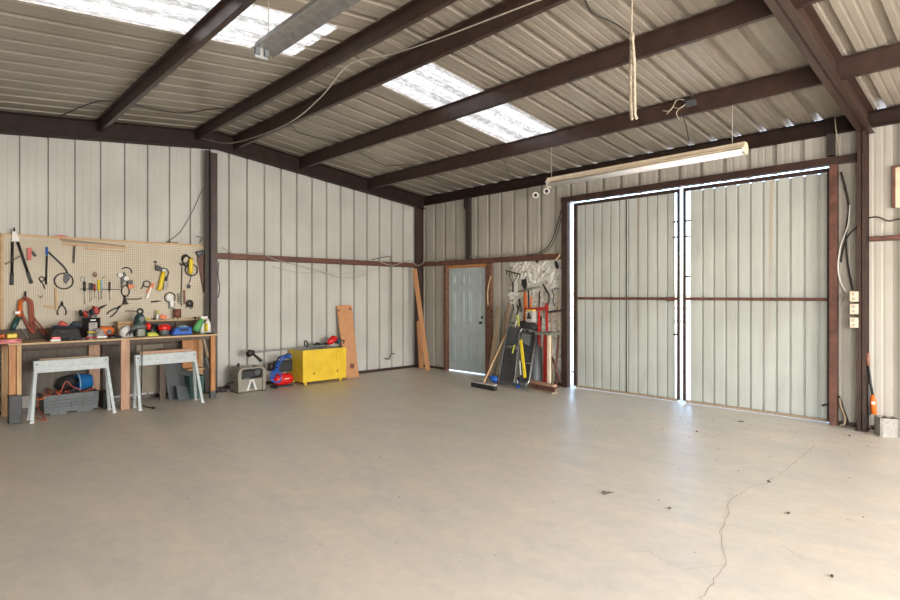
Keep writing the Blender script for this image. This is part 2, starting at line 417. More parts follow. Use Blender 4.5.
struct('ridge_cap', MB().prism([(-.12, YR-.3, zr+.03), (-.12, YR, zr+.062), (-.12, YR+.3, zr+.03), (-.12, YR+.3, zr+.036), (-.12, YR, zr+.07), (-.12, YR-.3, zr+.036)], (XE+.3, 0, 0)), M_ROOF)
# base strips
struct('baseboard_left', MB().box(.0, .02, -8.7, -.02, .0, .05), M_STEEL, label='dark brown base angle along the gable wall')
for i, (a, b) in enumerate(((.02, .79), (2.03, 3.68), (7.53, 7.70), (7.84, 15.2))):
    struct('baseboard_far' if i == 0 else 'baseboard_far_%d' % (i+1), MB().box(a, b, -.02, 0, 0, .05), M_STEEL, label='dark brown base angle under the door wall, section %d' % (i+1))

# ---------------------------------------------------------------- steel frame (things with labels)
G = 'steel roof purlins'
def purlin(y, zb, label, flip=1):
    x0, x1 = .03, XE-.05; t = .004; y -= .05*flip; h = zroof(y)-zb-.006
    m = MB()
    m.box(x0, x1, y-t/2, y+t/2, zb, zb+h)              # web
    f = .05*flip
    m.box(x0, x1, min(y, y+f), max(y, y+f), zb, zb+t)  # bottom flange
    m.box(x0, x1, min(y, y-f*.9), max(y, y-f*.9), zb+h-t-.008, zb+h-.008)
    m.box(x0, x1, y+f-t/2, y+f+t/2, zb, zb+.018)       # lip
    return one('roof_purlin', label, 'beam', m, M_STEEL, G)
PUR = [(-1.433, 3.592), (-2.896, 3.762), (-4.076, 3.896), (-4.668, 3.94), (-5.976, 3.803), (-8.25, 3.57)]
LBL = ['dark brown steel purlin nearest the eave, carrying the long cream light fixture',
       'dark brown steel purlin crossing the skylight strip above the sheet doors',
       'dark brown steel purlin just on the door side of the ridge',
       'dark brown steel purlin on the back slope next to the ridge',
       'brown purlin lit by the skylight, carrying the grey light fixture, nearest the workbench corner',
       'dark brown steel purlin over the camera position']
PUR_O = [purlin(y, z, l) for (y, z), l in zip(PUR, LBL)]
m = MB().box(.03, XE, -.075, -.012, 3.425, 3.43).box(.03, XE, -.017, -.012, 3.425, 3.626).box(.03, XE, -.075, -.012, 3.595, 3.60)
one('eave_strut', 'dark brown steel eave beam running along the top of the door wall', 'beam', m, M_GABLE)
m = MB().box(.03, XE, YB+.012, YB+.075, 3.33, 3.335).box(.03, XE, YB+.012, YB+.017, 3.33, ZB-.01)
one('back_eave_strut', 'dark brown steel eave beam along the back wall', 'beam', m, M_STEEL)
def rafter(x0, x1, depth, label, ya=-.02, mat=M_STEEL):
    m = MB(); t = .008; xm = x0+.006
    def slope(ya_, yb_, zo0, zo1, a, b):
        za, zb_ = zroof(ya_), zroof(yb_)
        m.hexa([(a, ya_, za+zo0), (b, ya_, za+zo0), (b, yb_, zb_+zo0), (a, yb_, zb_+zo0), (a, ya_, za+zo1), (b, ya_, za+zo1), (b, yb_, zb_+zo1), (a, yb_, zb_+zo1)])
    for a, b in ((ya, YR), (YR, YB+.05)):
        slope(a, b, -depth, -.012, (x0+x1)/2-t, (x0+x1)/2+t)
        slope(a, b, -depth, -depth+.01, x0, x1)
        slope(a, b, -.022, -.012, x0, x1)
    return one('roof_rafter', label, 'beam', m, mat, 'steel roof rafters')
rafter(.035, .17, .27, 'dark brown steel rafter sloping along the top of the gable wall', mat=M_GABLE)
rafter(7.735, 7.875, .27, 'dark brown steel rafter crossing overhead to the column beside the sheet doors')
def column(x0, x1, y0, y1, zt, label, web='x', nm='steel_column'):
    r = thing(nm, label, 'column', ((x0+x1)/2, (y0+y1)/2, 0), 'steel wall columns'); t = .008
    m = MB()
    if web == 'x':
        m.box(x1-t, x1, y0, y1, 0, zt).box(x0, x0+t, y0, y1, 0, zt).box(x0, x1, y1-t, y1, 0, zt)
    elif web == 'i':
        m.box(x0, x1, y0, y0+t, 0, zt).box(x0, x1, y1-t, y1, 0, zt).box((x0+x1)/2-t/2, (x0+x1)/2+t/2, y0, y1, 0, zt)
    else: m.box(x0, x1, y0, y1, 0, zt)
    m.build('shaft', M_STEEL, r)
    MB().box(x0-.02, x1+.02, y0-.02, min(y1+.02, -.01), 0, .012).build('base_plate', M_STEEL, r)
    return r
column(.02, .10, -.20, -.025, 3.42, 'dark brown steel column in the corner where the gable wall meets the door wall', 'i')
c2 = thing('steel_column', 'brown steel column on the gable wall at the end of the pegboard', 'column', (.1, -4.5, 0), 'steel wall columns')
MB().box(.03, .20, -4.528, -4.52, 0, 3.80).box(.15, .16, -4.59, -4.53, 0, 3.80).build('shaft', M_DARKST, c2)  # recess shade put into the near-black colour; same brown paint as the flange
MB().box(.03, .22, -4.519, -4.42, 0, 3.76).build('flange', M_STEEL, c2)
MB().box(.03, .26, -4.62, -4.42, 0, .012).build('base_plate', M_STEEL, c2)
c3 = column(7.745, 7.825, -.20, -.02, 3.37, 'brown steel frame column beside the tall sheet doors, with outlet boxes', 'i')
G = 'horizontal steel wall girts'
def girt(p, q, axis, label, mat=M_STEEL, d=.09):
    m = MB(); z0, z1 = p[2], q[2]
    if axis == 'y':
        m.box(0.004, d, p[1], q[1], z0, z0+.004).box(.004, d, p[1], q[1], z1-.004, z1).box(d-.004, d, p[1], q[1], z0, z1)
        m.box(d-.05, d, p[1], q[1], z1, z1+.002)
    else:
        m.box(p[0], q[0], -d, -.004, z0, z0+.004).box(p[0], q[0], -d, -.004, z1-.004, z1).box(p[0], q[0], -d, -d+.004, z0, z1)
    return one('wall_girt', label, 'beam', m, mat, G)
girt((0, -4.43, 2.11), (0, -.21, 2.20), 'y', 'brown girt across the gable wall above the yellow cabinet', M_REDOX)
girt((0, -8.7, 2.13), (0, -7.12, 2.22), 'y', 'brown girt on the gable wall beside the pegboard')
girt((.05, 0, 2.135), (3.67, 0, 2.225), 'x', 'rusty brown girt above the blue-grey door, cables on it', M_REDOX)
girt((7.83, 0, 2.135), (15.1, 0, 2.19), 'x', 'red-brown girt past the column with outlet boxes', M_REDOX, .06)
def post(name, label, x0, x1, y0, y1, z0, z1, mat):
    return one(name, label, 'post', MB().box(x0, x1, y0, y1, z0, z1), mat, bev=.002)
r = thing('wall_stud', 'dark brown steel stud over the blue-grey door', 'post', (1.47, -.05, 2.23))
MB().box(1.445, 1.515, -.09, -.01, 2.23, 3.425).build('shaft', M_DARKST, r); MB().box(1.37, 1.45, -.08, -.01, 3.22, 3.425).build('clip', M_DARKST, r)
post('wall_stud', 'dark brown steel stud above the corner of the sheet doors beside the column', 7.43, 7.50, -.09, -.01, 3.17, 3.425, M_DARKST)
post('door_jamb_post', 'dark brown steel jamb at the bright gap beside the leaning creepers', 3.68, 3.79, -.10, -.005, 0, 3.06, M_STEEL)
post('door_jamb_post', 'red-brown steel jamb between the sheet doors and the wall cables', 7.455, 7.53, -.10, -.005, 0, 3.06, M_REDOX)
post('door_header', 'brown steel header over the tall sheet doors', 3.665, 7.74, -.10, -.005, 3.062, 3.15, M_STEEL)

# ---------------------------------------------------------------- blue door
d1 = bpy.data.objects.new('door_1', None); COL.objects.link(d1); d1.location = (1.365, 0, 0); d1['kind'] = 'structure'; d1['label'] = 'blue-grey six panel entry door with light under it'
m = MB().box(.868, 1.885, .0, .035, .022, 2.09)
leaf = m.build('leaf', M_BLUEDOOR, d1, bev=.003)
m = MB()
for xa in (1.0, 1.44):
    for za, zb_ in ((.18, .78), (.95, 1.62), (1.72, 1.96)):
        x2 = xa+.30
        for q in range(2):
            o_ = q*.045
            t_ = .012
            m.box(xa+o_, x2-o_, -.016+q*.006, .001, za+o_, za+o_+t_).box(xa+o_, x2-o_, -.016+q*.006, .001, zb_-o_-t_, zb_-o_)
            m.box(xa+o_, xa+o_+t_, -.016+q*.006, .001, za+o_, zb_-o_).box(x2-o_-t_, x2-o_, -.016+q*.006, .001, za+o_, zb_-o_)
m.build('panel_moulding', M_BLUEDOOR, leaf)
kb = MB().cyl((1.79, .0, 1.00), (1.79, -.035, 1.00), .012).ball((1.79, -.05, 1.00), .028).build('door_knob', M_DARKST, leaf)
MB().cyl((1.79, -.0, 1.10), (1.79, -.012, 1.10), .028).build('deadbolt', M_DARKST, leaf)
m = MB().box(.80, .87, -.09, -.0, 0, 2.13).build('frame', M_RUST, d1)
MB().box(.80, 1.94, -.05, .04, 2.066, 2.125).build('head_trim', M_ORWOOD, d1)
MB().box(1.885, 1.94, -.02, .04, 0, 2.065).build('frame', M_RUST, d1)
post('rusted_post', 'rust-stained steel post between the blue-grey door and the leaning handles', 1.945, 2.07, -.06, -.005, 0, 2.13, M_RUST)

# ---------------------------------------------------------------- two tall sheet doors
def gate(name, xa, xb, sa, sb, zt, label, off, slope):
    r = bpy.data.objects.new(name, None); COL.objects.link(r); r.location = ((xa+xb)/2, .03, 0); r['kind'] = 'structure'; r['label'] = label
    p = []
    u = sa; P = [(sa, 0)]
    k = 0
    c = off
    while c < sb-.02:
        if c > sa+.02:
            P += [(c-.028, 0), (c-.022, .03), (c-.002, .03), (c+.004, 0)]
        c += .1545
    P.append((sb, 0))
    ztop = lambda u: zt+slope*(u-sa)
    s = sheet(P, lambda u, d: V(u, .062+d, .004), lambda u, d: V(u, .062+d, ztop(u)), 1)
    s.build('sheet_panel', M_DOORSHEET, r)
    f = M_REDOX
    MB().box(xa, xa+(.055 if xa < 4 else .036), .02, .06, .03, 3.05).build('stile', M_STEEL, r)
    MB().box(xb-.036, xb, .02, .06, .03, 3.05).build('stile', M_STEEL, r)
    MB().box(xa+.036, xb-.036, .02, .06, 1.455, 1.495).build('middle_rail', f, r)
    MB().box(xa+.036, xb-.036, .03, .058, .004, .04).build('bottom_rail', M_OLDWOOD, r)
    MB().box(xa+.036, xb-.036, .03, .06, 3.0, 3.05).build('top_rail', M_STEEL, r)
    return r
g1 = gate('door_2', 3.835, 5.614, 3.885, 5.53, 3.03, 'tall ribbed sheet door nearest the leaning creepers', 4.042-.1545*.03, .0)
g2 = gate('door_3', 5.664, 7.444, 5.755, 7.430, 3.00, 'tall ribbed sheet door nearest the frame column', 5.935, .0)
for z_ in (2.58, 2.36, .96): MB().box(5.52, 5.58, .035, .05, z_-.012, z_+.012).build('tie_plate', M_STEEL, g1)
for z_ in (2.58, 2.36, 1.79): MB().box(5.70, 5.76, .035, .05, z_-.012, z_+.012).build('tie_plate', M_STEEL, g2)
MB().box(4.765, 4.777, .052, .061, .01, 2.99).build('seam_strip', M_DARKST, g1)
MB().box(5.44, 5.55, -.0, .02, 1.44, 1.50).build('latch_plate', M_REDOX, g1)
MB().cyl((3.78, .03, .25), (3.90, .03, .27), .01).cyl((3.88, .01, .22), (3.88, .01, .38), .015).build('hinge', M_DARKST, g1)
MB().cyl((3.78, .03, 1.56), (3.90, .03, 1.56), .01).build('hinge', M_DARKST, g1)
MB().cyl((7.36, .0, .20), (7.455, .0, .24), .012).build('latch_bolt', M_DARKST, g2)

# things outside seen through the gaps
r = thing('rail_fence', 'pale rail fence standing out beyond the gap of the sheet doors', 'fence', (5, 14, 0))
m = MB()
for z in (.5, 1.0, 1.5): MB().bar((-14, 14, z), (14, 14, z), .06, .10).build('rail', M_OLDWOOD, r)
for i in range(15): MB().box(-14+i*2-.05, -14+i*2+.05, 13.94, 14.06, -.03, 1.7).build('fence_post', M_OLDWOOD, r)

# ================================================================ lights hung from the roof
def fixture(name, label, x0, x1, y, z, mats, tubes, top, wires, wdt=.17):
    r = thing(name, label, 'light', ((x0+x1)/2, y, z), 'hanging strip light fixtures')
    prof = [(-wdt/2, -.01), (-wdt/2, .0), (-.045, .045), (-.04, .075), (.04, .075), (.045, .045), (wdt/2, 0), (wdt/2, -.01), (.040, .035), (-.040, .035)] if not tubes else [(-wdt/2, .018), (-wdt/2, .028), (-.05, .05), (-.04, .085), (.04, .085), (.05, .05), (wdt/2, .028), (wdt/2, .018), (.040, .035), (-.040, .035)]
    MB().prism([(x0, y+a, z+b) for a, b in prof], (x1-x0, 0, 0)).build('housing', mats, r)
    MB().box(x0-.004, x0+.006, y-.05, y+.05, z-.042, z+.06).build('end_cap', mats, r)
    MB().box(x1-.006, x1+.004, y-.05, y+.05, z-.042, z+.06).build('end_cap', mats, r)
    for s in (-1, 1):
        if tubes: MB().cyl((x0+.03, y+s*.038, z-.012), (x1-.03, y+s*.038, z-.012), .026, n=16).build('tube', M_TUBE, r)
        for xe in (x0+.012, x1-.012): MB().box(xe-.014, xe+.014, y+s*.036-.018, y+s*.036+.018, z-.022, z+.03).build('lamp_holder', M_WHITE if tubes else M_GREY, r)
    for wx in wires: MB().cyl((wx, y, z+.07), (wx, y, top), .004, n=6).build('hanging_wire', M_CABLE, r)
    return r
fixture('strip_light', 'long cream strip light with white tubes hanging before the sheet doors', 4.42, 7.0, -1.46, 3.075, M_CREAM, True, 3.60, (4.47, 6.86), .16)
fixture('strip_light', 'grey strip light without tubes hanging below the skylight near the camera', 5.10, 7.54, -5.99, 3.355, M_GALV, False, 3.80, (5.22, 7.3), .19)
def bulb(a, b, label):
    p = PY(a, b, -.12)
    r = thing('lamp_socket', label, 'light', p, 'round white lamp sockets under the eave')
    MB().cyl(p+V(.0, .0, 0), p+V(.03, -.05, -.03), .045, .055, n=18).build('shade', M_WHITE, r)
    MB().cyl(p+V(.03, -.051, -.03), p+V(.031, -.053, -.031), .030, n=16).build('socket_opening', M_DARKST, r)
    MB().cyl(p+V(0, 0, 0), p+V(-.01, .09, .03), .014).build('bracket', M_DARKST, r)
bulb(536, 194, 'round white lamp socket under the eave, farther from the strip light')
bulb(547, 190, 'round white lamp socket under the eave, closest to the end of the cream strip light')

# ================================================================ cables
def cable(label, pts, r=.006, mat=M_CABLE, name='electric_cable', cat='cable', group='electric cables about the room'):
    return one(name, label, cat, MB().tube(pts, r, 6), mat, group)
def Rf(a, b):   # roof underside, door side
    q = ray(a, b); k = (3.59-.115*CAM[1]-CAM[2])/(q.z+.115*q.y); return CV+q*k
def Rb(a, b):
    q = ray(a, b); z0 = 3.61-.115*YR-.105*(YR-CAM[1]); k = (z0-CAM[2])/(q.z-.105*q.y); return CV+q*k
cable('pale cable swagged from the ridge purlins down to the gable rafter', [PY(200, 138, -4.75), PY(232, 143, -4.78), PY(285, 125, -4.8), PY(320, 98, -4.8), PY(350, 64, -4.8), PY(392, 54, -4.72), PY(440, 38, -4.72), PY(560, -8, -4.72)], .006)
cable('dark cable looping over the roof sheets above the workbench', [Rb(60, 116), Rb(92, 103), Rb(114, 101), Rb(140, 106), Rb(180, 113), Rb(212, 109), Rb(232, 108)], .007, M_CABLEB)
cable('dark cable on the roof sheets next to the gable rafter', [Rf(250, 115), Rf(270, 122), Rf(292, 127), Rf(300, 133), Rf(340, 143)], .006, M_CABLEB)
cable('thin dark cable on the roof sheets between the eave purlins', [Rf(360, 153), Rf(385, 165), Rf(412, 166), Rf(440, 182), Rf(470, 190)], .006, M_CABLEB)
cable('thin cable on the roof sheets near the corner of the building', [Rf(505, 162), Rf(508, 172), Rf(520, 186)], .005, M_CABLEB)
cable('dark wire loop above the second eave purlin near the hanging rope', [Rf(585, 0), Rf(592, 13), Rf(608, 20), Rf(622, 28), Rf(632, 36)], .007, M_CABLEB)
cable('grey wire crossing the shiny roof sheets to the junction box', [PY(648, 62, -1.6), PY(662, 74, -1.6), PY(676, 88, -1.5), PY(684, 96, -1.47), PY(685, 104, -1.47), PY(690, 108, -1.47)], .008)
cable('pale cable resting along the girt above the yellow cabinet', [V(.1, -4.3, 2.30)]+[V(.10, y, 2.225+.02*math.sin(y*5)) for y in (-4.1, -3.7)]+[V(.11, -3.4, 2.14), V(.1, -3.2, 2.10), V(.04, -2.9, 2.05), V(.03, -2.5, 1.97), V(.03, -2.1, 1.87), V(.03, -1.7, 1.87), V(.03, -1.4, 1.95)], .007)
cable('thin pale cable sagging below the girt on the gable wall', [V(.02, -3.4, 2.02), V(.02, -2.9, 1.93), V(.02, -2.4, 1.95), V(.02, -2.1, 1.93), V(.02, -1.5, 1.99), V(.02, -1.1, 2.06)], .005)
cable('tangled grey cable around the corner column at girt height', [V(.1, -1.2, 2.20), V(.12, -.9, 2.13), V(.12, -.6, 2.2), V(.2, -.45, 2.24), V(.14, -.25, 2.15), V(.25, -.16, 2.2), V(.3, -.14, 2.28), V(.6, -.12, 2.22), V(.9, -.11, 2.27), V(1.3, -.11, 2.235)], .008)
cable('loose pale cable heaped on the girt above the blue-grey door', [V(.9, -.05, 2.235)]+[V(1.1+.16*i, -.05, 2.24+.035*abs(math.sin(i*1.9))) for i in range(12)]+[V(3.0, -.05, 2.24)], .008)
cable('dark cable rising from the girt to the header of the sheet doors', [PY(526, 256, -.06), PY(543, 251, -.06), PY(552, 240, -.05), PY(558, 222, -.05), PY(563, 205, -.1)], .008, M_CABLEB)
cable('second dark cable rising beside the jamb of the sheet doors', [PY(540, 255, -.08), PY(550, 248, -.08), PY(557, 234, -.08), PY(562, 216, -.11)], .006, M_CABLEB)
cable('thin dark wire crossing the upper gable wall above the pegboard', [PX(203, 188, .02), PX(192, 212, .02), PX(180, 232, .02), PX(166, 243, .05)], .005, M_CABLEB)
cable('dark wire hanging beside the brown column below the girt', [PX(219, 262, .02), PX(218, 275, .02), PX(220, 288, .02), PX(218, 298, .02)], .006, M_CABLEB)
cable('white cable hanging beside the frame column to the outlet boxes', [PY(850, 205, -.08), PY(848, 225, -.08), PY(841, 245, -.08), PY(838, 265, -.08), PY(840, 280, -.08), PY(846, 292, -.08), PY(851, 297, -.15)], .008, M_WHITE)
cable('dark cable bundle hanging between the jamb and the frame column', [PY(841, 172, -.04), PY(846, 190, -.04), PY(849, 210, -.04), PY(846, 235, -.04), PY(848, 265, -.04), PY(853, 290, -.1)], .011, M_CABLEB)
cable('grey cable loop under the white cable beside the outlet boxes', [PY(846, 292, -.1), PY(842, 296, -.1), PY(839, 304, -.1), PY(843, 303, -.1), PY(847, 295, -.1)], .007)
cable('dark cable lying against the wall strip beside the outlet boxes', [PY(858, 226, -.03), PY(848, 236, -.03), PY(843, 250, -.03), PY(841, 262, -.03)], .009, M_CABLEB)
cable('thin dark wire on the wall panels past the frame column', [PY(868, 218, -.03), PY(878, 217, -.03), PY(889, 221, -.03), PY(900, 219, -.03), PY(915, 222, -.03)], .008, M_CABLEB)
cable('white cord dropping from the roof edge above the corner of the sheet doors', [PY(835, 118, -.1), PY(836, 130, -.1), PY(838, 142, -.1), PY(840, 156, -.1)], .006, M_CABLET)
cable('tan hose looped on the rusty post beside the blue-grey door', [PY(488, 305, -.12), PY(487.5, 293, -.12), PY(489, 283, -.12), PY(491, 276, -.12)], .012, M_PINEY)
cable('dark power cord hanging under the workbench to its plug on the floor', [PX(142, 345, .83), PX(142, 362, .85), PX(141.5, 385, .86), PZ(141, 402, .01), PZ(144, 406, .01), PZ(153, 408, .01)], .007, M_CABLEB)
# hanging rope in a doubled loop
r = thing('hanging_rope', 'doubled tan rope hanging from the roof in the middle of the room', 'rope', PY(632, 119, -4.08))
tp = PY(632, -45, -4.08)
MB().tube([tp, PY(632, 0, -4.08), PY(631.5, 38, -4.08)], .006).build('strand', M_CABLET, r)
MB().tube([PY(631.5, 34, -4.08), PY(631, 60, -4.08), PY(630.5, 90, -4.08), PY(631.5, 116, -4.08), PY(632.5, 119, -4.08)], .011).build('strand', M_CABLET, r)
MB().tube([PY(632, 34, -4.1), PY(634, 60, -4.1), PY(634.5, 90, -4.1), PY(635, 114, -4.1), PY(637, 118.5, -4.1)], .011).build('strand', M_CABLET, r)
MB().ball(PY(631.8, 37, -4.09), .02, .02, .035).build('knot', M_CABLET, r); MB().ball(PY(633, 60, -4.09), .022, .02, .03).build('knot', M_CABLET, r)
# junction box on the eave purlin
p = PY(690, 103, -1.45)
r = thing('junction_box', 'grey junction box with loose wires on the eave purlin', 'electrical box', p)
MB().cbox(p+V(.0, -.03, 0), .13, .06, .09).build('box', M_DARKST, r, bev=.004)
MB().cbox(p+V(.04, -.07, -.03), .12, .01, .07, Matrix.Rotation(.5, 3, 'X')).build('cover', M_DGREY, r)
MB().tube([p+V(.0, -.05, 0), p+V(-.08, -.08, -.06), p+V(-.18, -.05, -.02), p+V(-.25, -.05, -.08)], .006).tube([p+V(-.02, -.05, .02), p+V(-.12, -.07, .05), p+V(-.2, -.06, -.05), p+V(-.3, -.05, -.03)], .006).tube([p+V(-.05, -.05, -.02), p+V(-.13, -.06, -.09), p+V(-.1, -.06, -.18)], .005).build('loose_wire', M_CABLET, r)
MB().tube([p+V(.02, -.04, .04), p+V(.05, -.04, .06), p+V(.03, -.03, .08)], .007).build('wire', M_CABLE, r)
cable('dark pull chain hanging from the eave purlin to the strip light', [PY(682, 114, -1.46), PY(686, 126, -1.46), PY(689, 141, -1.46)], .006, M_CABLEB)

# ================================================================ outlet boxes on the column
for i, (yy, nm) in enumerate(((296.5, 'topmost of its stack, cable entering it'), (309, 'in the middle of its stack'), (322.5, 'lowest of its stack'))):
    p = PY(855, yy, -.20)
    r = thing('outlet_box', 'cream outlet box on the frame column, '+nm, 'outlet', p, 'cream outlet boxes on the column')
    bx_ = MB().cbox(p+V(-.005, -.02, 0), .075, .04, .115).build('box', M_CREAM, r, bev=.004)
    for dz in (-.026, .026): MB().cyl(p+V(-.005, -.04, dz), p+V(-.005, -.044, dz), .017, n=12).build('socket', M_RAG, bx_)
r = thing('wall_frame', 'pale wooden frame fixed high on the wall past the frame column', 'frame', PY(900, 185, -.03))
a, b = PY(892, 168, -.03), PY(892, 208, -.03)
MB().box(a.x+.02, a.x+.6, -.02, -.01, b.z, a.z).build('panel', M_CREAM, r)
MB().box(a.x, a.x+.03, -.04, -.01, b.z, a.z).build('side_rail', M_REDOX, r); MB().box(a.x, a.x+.62, -.04, -.01, a.z, a.z+.02).build('top_rail', M_REDOX, r)
# concrete block, orange handled tool, hooked stick
blk = thing('concrete_block', 'grey hollow concrete block on the floor beside the frame column', 'block', (8.0, -.24, 0))
R = Matrix.Rotation(.45, 3, 'Z')
c = V(8.02, -.24, .1)
m = MB()
for a, b, sx, sy in ((0, .085, .21, .03), (0, -.085, .21, .03), (.09, 0, .03, .2), (-.09, 0, .03, .2), (0, 0, .025, .18)):
    m.cbox(c+R@V(a*.85, b*.85, 0), sx*.85, sy*.85, .20, R)
m.build('body', M_CMU, blk, bev=.003)
r = thing('shovel', 'orange shafted shovel leaning beside the column behind the concrete block', 'shovel', PY(874, 415, -.08))
MB().cyl(PY(867.5, 353, -.05), PY(868, 366, -.06), .018).build('grip', M_CORK, r)
MB().cyl(PY(868, 366, -.06), PY(873, 398, -.08), .013).build('handle', M_BLK, r)
MB().loft([PY(872.5, 395, -.09), PY(873, 402, -.1), PY(874, 414, -.1)], [.02, .032, .03]).build('neck', M_ORANGE, r)
MB().cbox(PY(873.3, 403, -.13), .03, .01, .03).build('label_patch', M_WHITE, r)
one('hooked_stick', 'pale hooked stick leaning behind the door jamb and the column', 'stick', MB().tube([PY(839, 398, -.08), PY(841.5, 408, -.09), PY(845, 417, -.1), PY(844, 424, -.12), PY(840.5, 425, -.12)], .012), M_OLDWOOD)
one('metal_bar', 'dark metal bar leaning in the nook between door jamb and column', 'bar', MB().cyl(PY(838.5, 396, -.05), PY(848, 423, -.08), .015), M_DARKST)
one('metal_bar', 'pale thin rod standing beside the orange shovel', 'bar', MB().cyl(PY(868.5, 384, -.04), PY(870, 416, -.1), .01), M_GALV)

M_BROWNP = pm('dark_grey_brown_board', (.13, .105, .085), .7, 0, .15, 4, stretch=(5, 5, .6)); M_TANP = pm('tan_grey_board', (.26, .22, .165), .7, 0, .12, 4)
post('edge_post', 'dark brown steel post at the far end of the pegboard', .02, .10, -7.35, -7.10, 0, 2.26, M_STEEL)
# ================================================================ workbench
BT = .95
wb_ = thing('workbench', 'long wooden workbench covered in tools below the pegboard', 'workbench', (.45, -5.85, 0))
MB().box(.10, .74, -7.08, -4.62, BT-.022, BT).build('worktop', M_PINEY, wb_, bev=.002)
MB().box(.68, .70, -7.05, -4.72, BT-.07, BT-.024).build('front_rail', M_DKWOOD, wb_)
MB().box(.08, .098, -7.09, -4.62, .80, 1.09).build('back_board', M_DKWOOD, wb_)
MB().box(.64, .73, -7.068, -6.985, 0.34, BT-.024).build('leg', M_ORWOOD, wb_, bev=.003)
MB().box(.732, .77, -6.998, -6.955, 0.34, BT-.024).build('leg', M_PINE, wb_, bev=.003)
MB().box(.63, .775, -7.075, -6.95, 0, .34).build('leg_wrap', M_BLK, wb_, bev=.006)
MB().box(.70, .745, -5.895, -5.79, 0, BT-.024).build('leg', M_PINKWOOD, wb_, bev=.003)
MB().box(.66, .72, -4.71, -4.645, .11, BT-.024).build('leg', M_ORWOOD, wb_, bev=.003)
MB().box(.655, .725, -4.715, -4.64, 0, .11).build('foot_wrap', M_DGREY, wb_, bev=.006)
MB().box(.15, .19, -7.09, -7.0, 0, BT-.024).build('leg', M_PINE, wb_); MB().box(.15, .19, -4.72, -4.63, 0, BT-.024).build('leg', M_PINE, wb_)
MB().box(.15, .19, -6.15, -6.02, 0, BT-.024).build('leg', M_PINKWOOD, wb_)
MB().box(.17, .19, -5.99, -5.90, 0, BT-.024).build('leg', M_DKWOOD, wb_)
MB().box(.30, .32, -4.98, -4.74, .42, BT-.024).build('end_panel', M_ORWOOD, wb_)
MB().box(.22, .55, -4.98, -4.74, .42, .44).build('low_shelf', M_PINE, wb_)
MB().box(.10, .115, -7.08, -6.0, .22, .80).build('back_panel', M_BROWNP, wb_); MB().box(.10, .115, -5.98, -5.56, .10, .80).build('back_panel', M_BROWNP, wb_); MB().box(.10, .12, -5.55, -5.18, .10, .80).build('back_panel', M_TANP, wb_); MB().box(.10, .115, -5.17, -4.64, .10, .80).build('back_panel', M_BROWNP, wb_)
def Bp(a, b, x): return PX(a, b, x)
# pegboard
pb = thing('pegboard', 'tan perforated pegboard on the gable wall hung with tools', 'pegboard', (.05, -5.8, 1.06))
MB().box(.06, .068, -7.06, -4.505, 1.06, 2.285).build('board', M_PEG, pb)
MB().box(.035, .078, -7.08, -4.50, 2.285, 2.315).build('frame_rail', M_PINEY, pb); MB().box(.035, .078, -7.09, -7.055, 1.06, 2.285).build('frame_rail', M_PINEY, pb)
MB().box(.035, .074, -4.52, -4.50, 1.06, 2.285).build('frame_rail', M_PINEY, pb)
MB().box(.03, .058, -6.9, -6.86, 1.06, 2.28).build('batten', M_PINEY, pb); MB().box(.03, .058, -5.2, -5.16, 1.06, 2.28).build('batten', M_PINEY, pb)
sh = thing('wall_shelf', 'narrow wooden shelf over the bench holding a brown tin', 'shelf', (.16, -5.1, 1.10))
MB().box(.08, .25, -5.52, -4.60, 1.145, 1.163).build('board', M_PINEY, sh); 
MB().box(.08, .095, -5.5, -4.62, 1.06, 1.143).build('backing_strip', M_DKWOOD, sh)
XP = .084
def P(a, b, x=XP): return PX(a, b, x)
PT = 'tools hung on the pegboard'
def flat(poly, x=XP, t=.012): return MB().prism([PX(a, b, x) for a, b in poly], (t, 0, 0))
# bolt cutter
r = thing('bolt_cutter', 'black long handled bolt cutter with white jaws, hung highest on the pegboard', 'bolt cutter', P(15, 284), PT)
flat([(12, 233), (13, 229), (15.5, 229), (16, 233), (18.5, 237), (19, 241), (15, 241.5), (11.5, 241)], XP, .02).build('jaw_head', M_WHITE, r)
flat([(13.2, 228), (14.5, 227), (15.6, 230), (14.6, 232), (13, 231)], XP+.02, .01).build('jaw', M_DARKST, r)
MB().cyl(P(12.4, 242), P(12, 273), .016).build('handle', M_BLK, r); MB().cyl(P(17.8, 242), P(27.7, 272), .016).build('handle', M_BLK, r)
MB().cyl(P(12, 273), P(11.6, 285), .021).build('grip', M_DGREY, r); MB().cyl(P(27.7, 272), P(31.5, 283.5), .021).build('grip', M_DGREY, r)
# red caulking tool
r = thing('hand_tool', 'faded red handled tool hung beside the bolt cutter', 'hand tool', P(29, 262), PT)
flat([(27, 248), (31.5, 247.5), (31.3, 260), (27.3, 260.5)], XP, .025).build('handle', M_PINKRED, r); flat([(31.5, 250), (34, 252), (37, 256), (35, 257), (31.5, 254)], XP, .012).build('lever', M_DARKST, r)
one('leather_strap', 'short curved brown strap behind the bolt cutter', 'strap', MB().tube([P(5, 264, .08), P(12, 261, .08), P(18, 257.5, .08), P(20, 256, .08)], .012), M_OLDWOOD, PT)
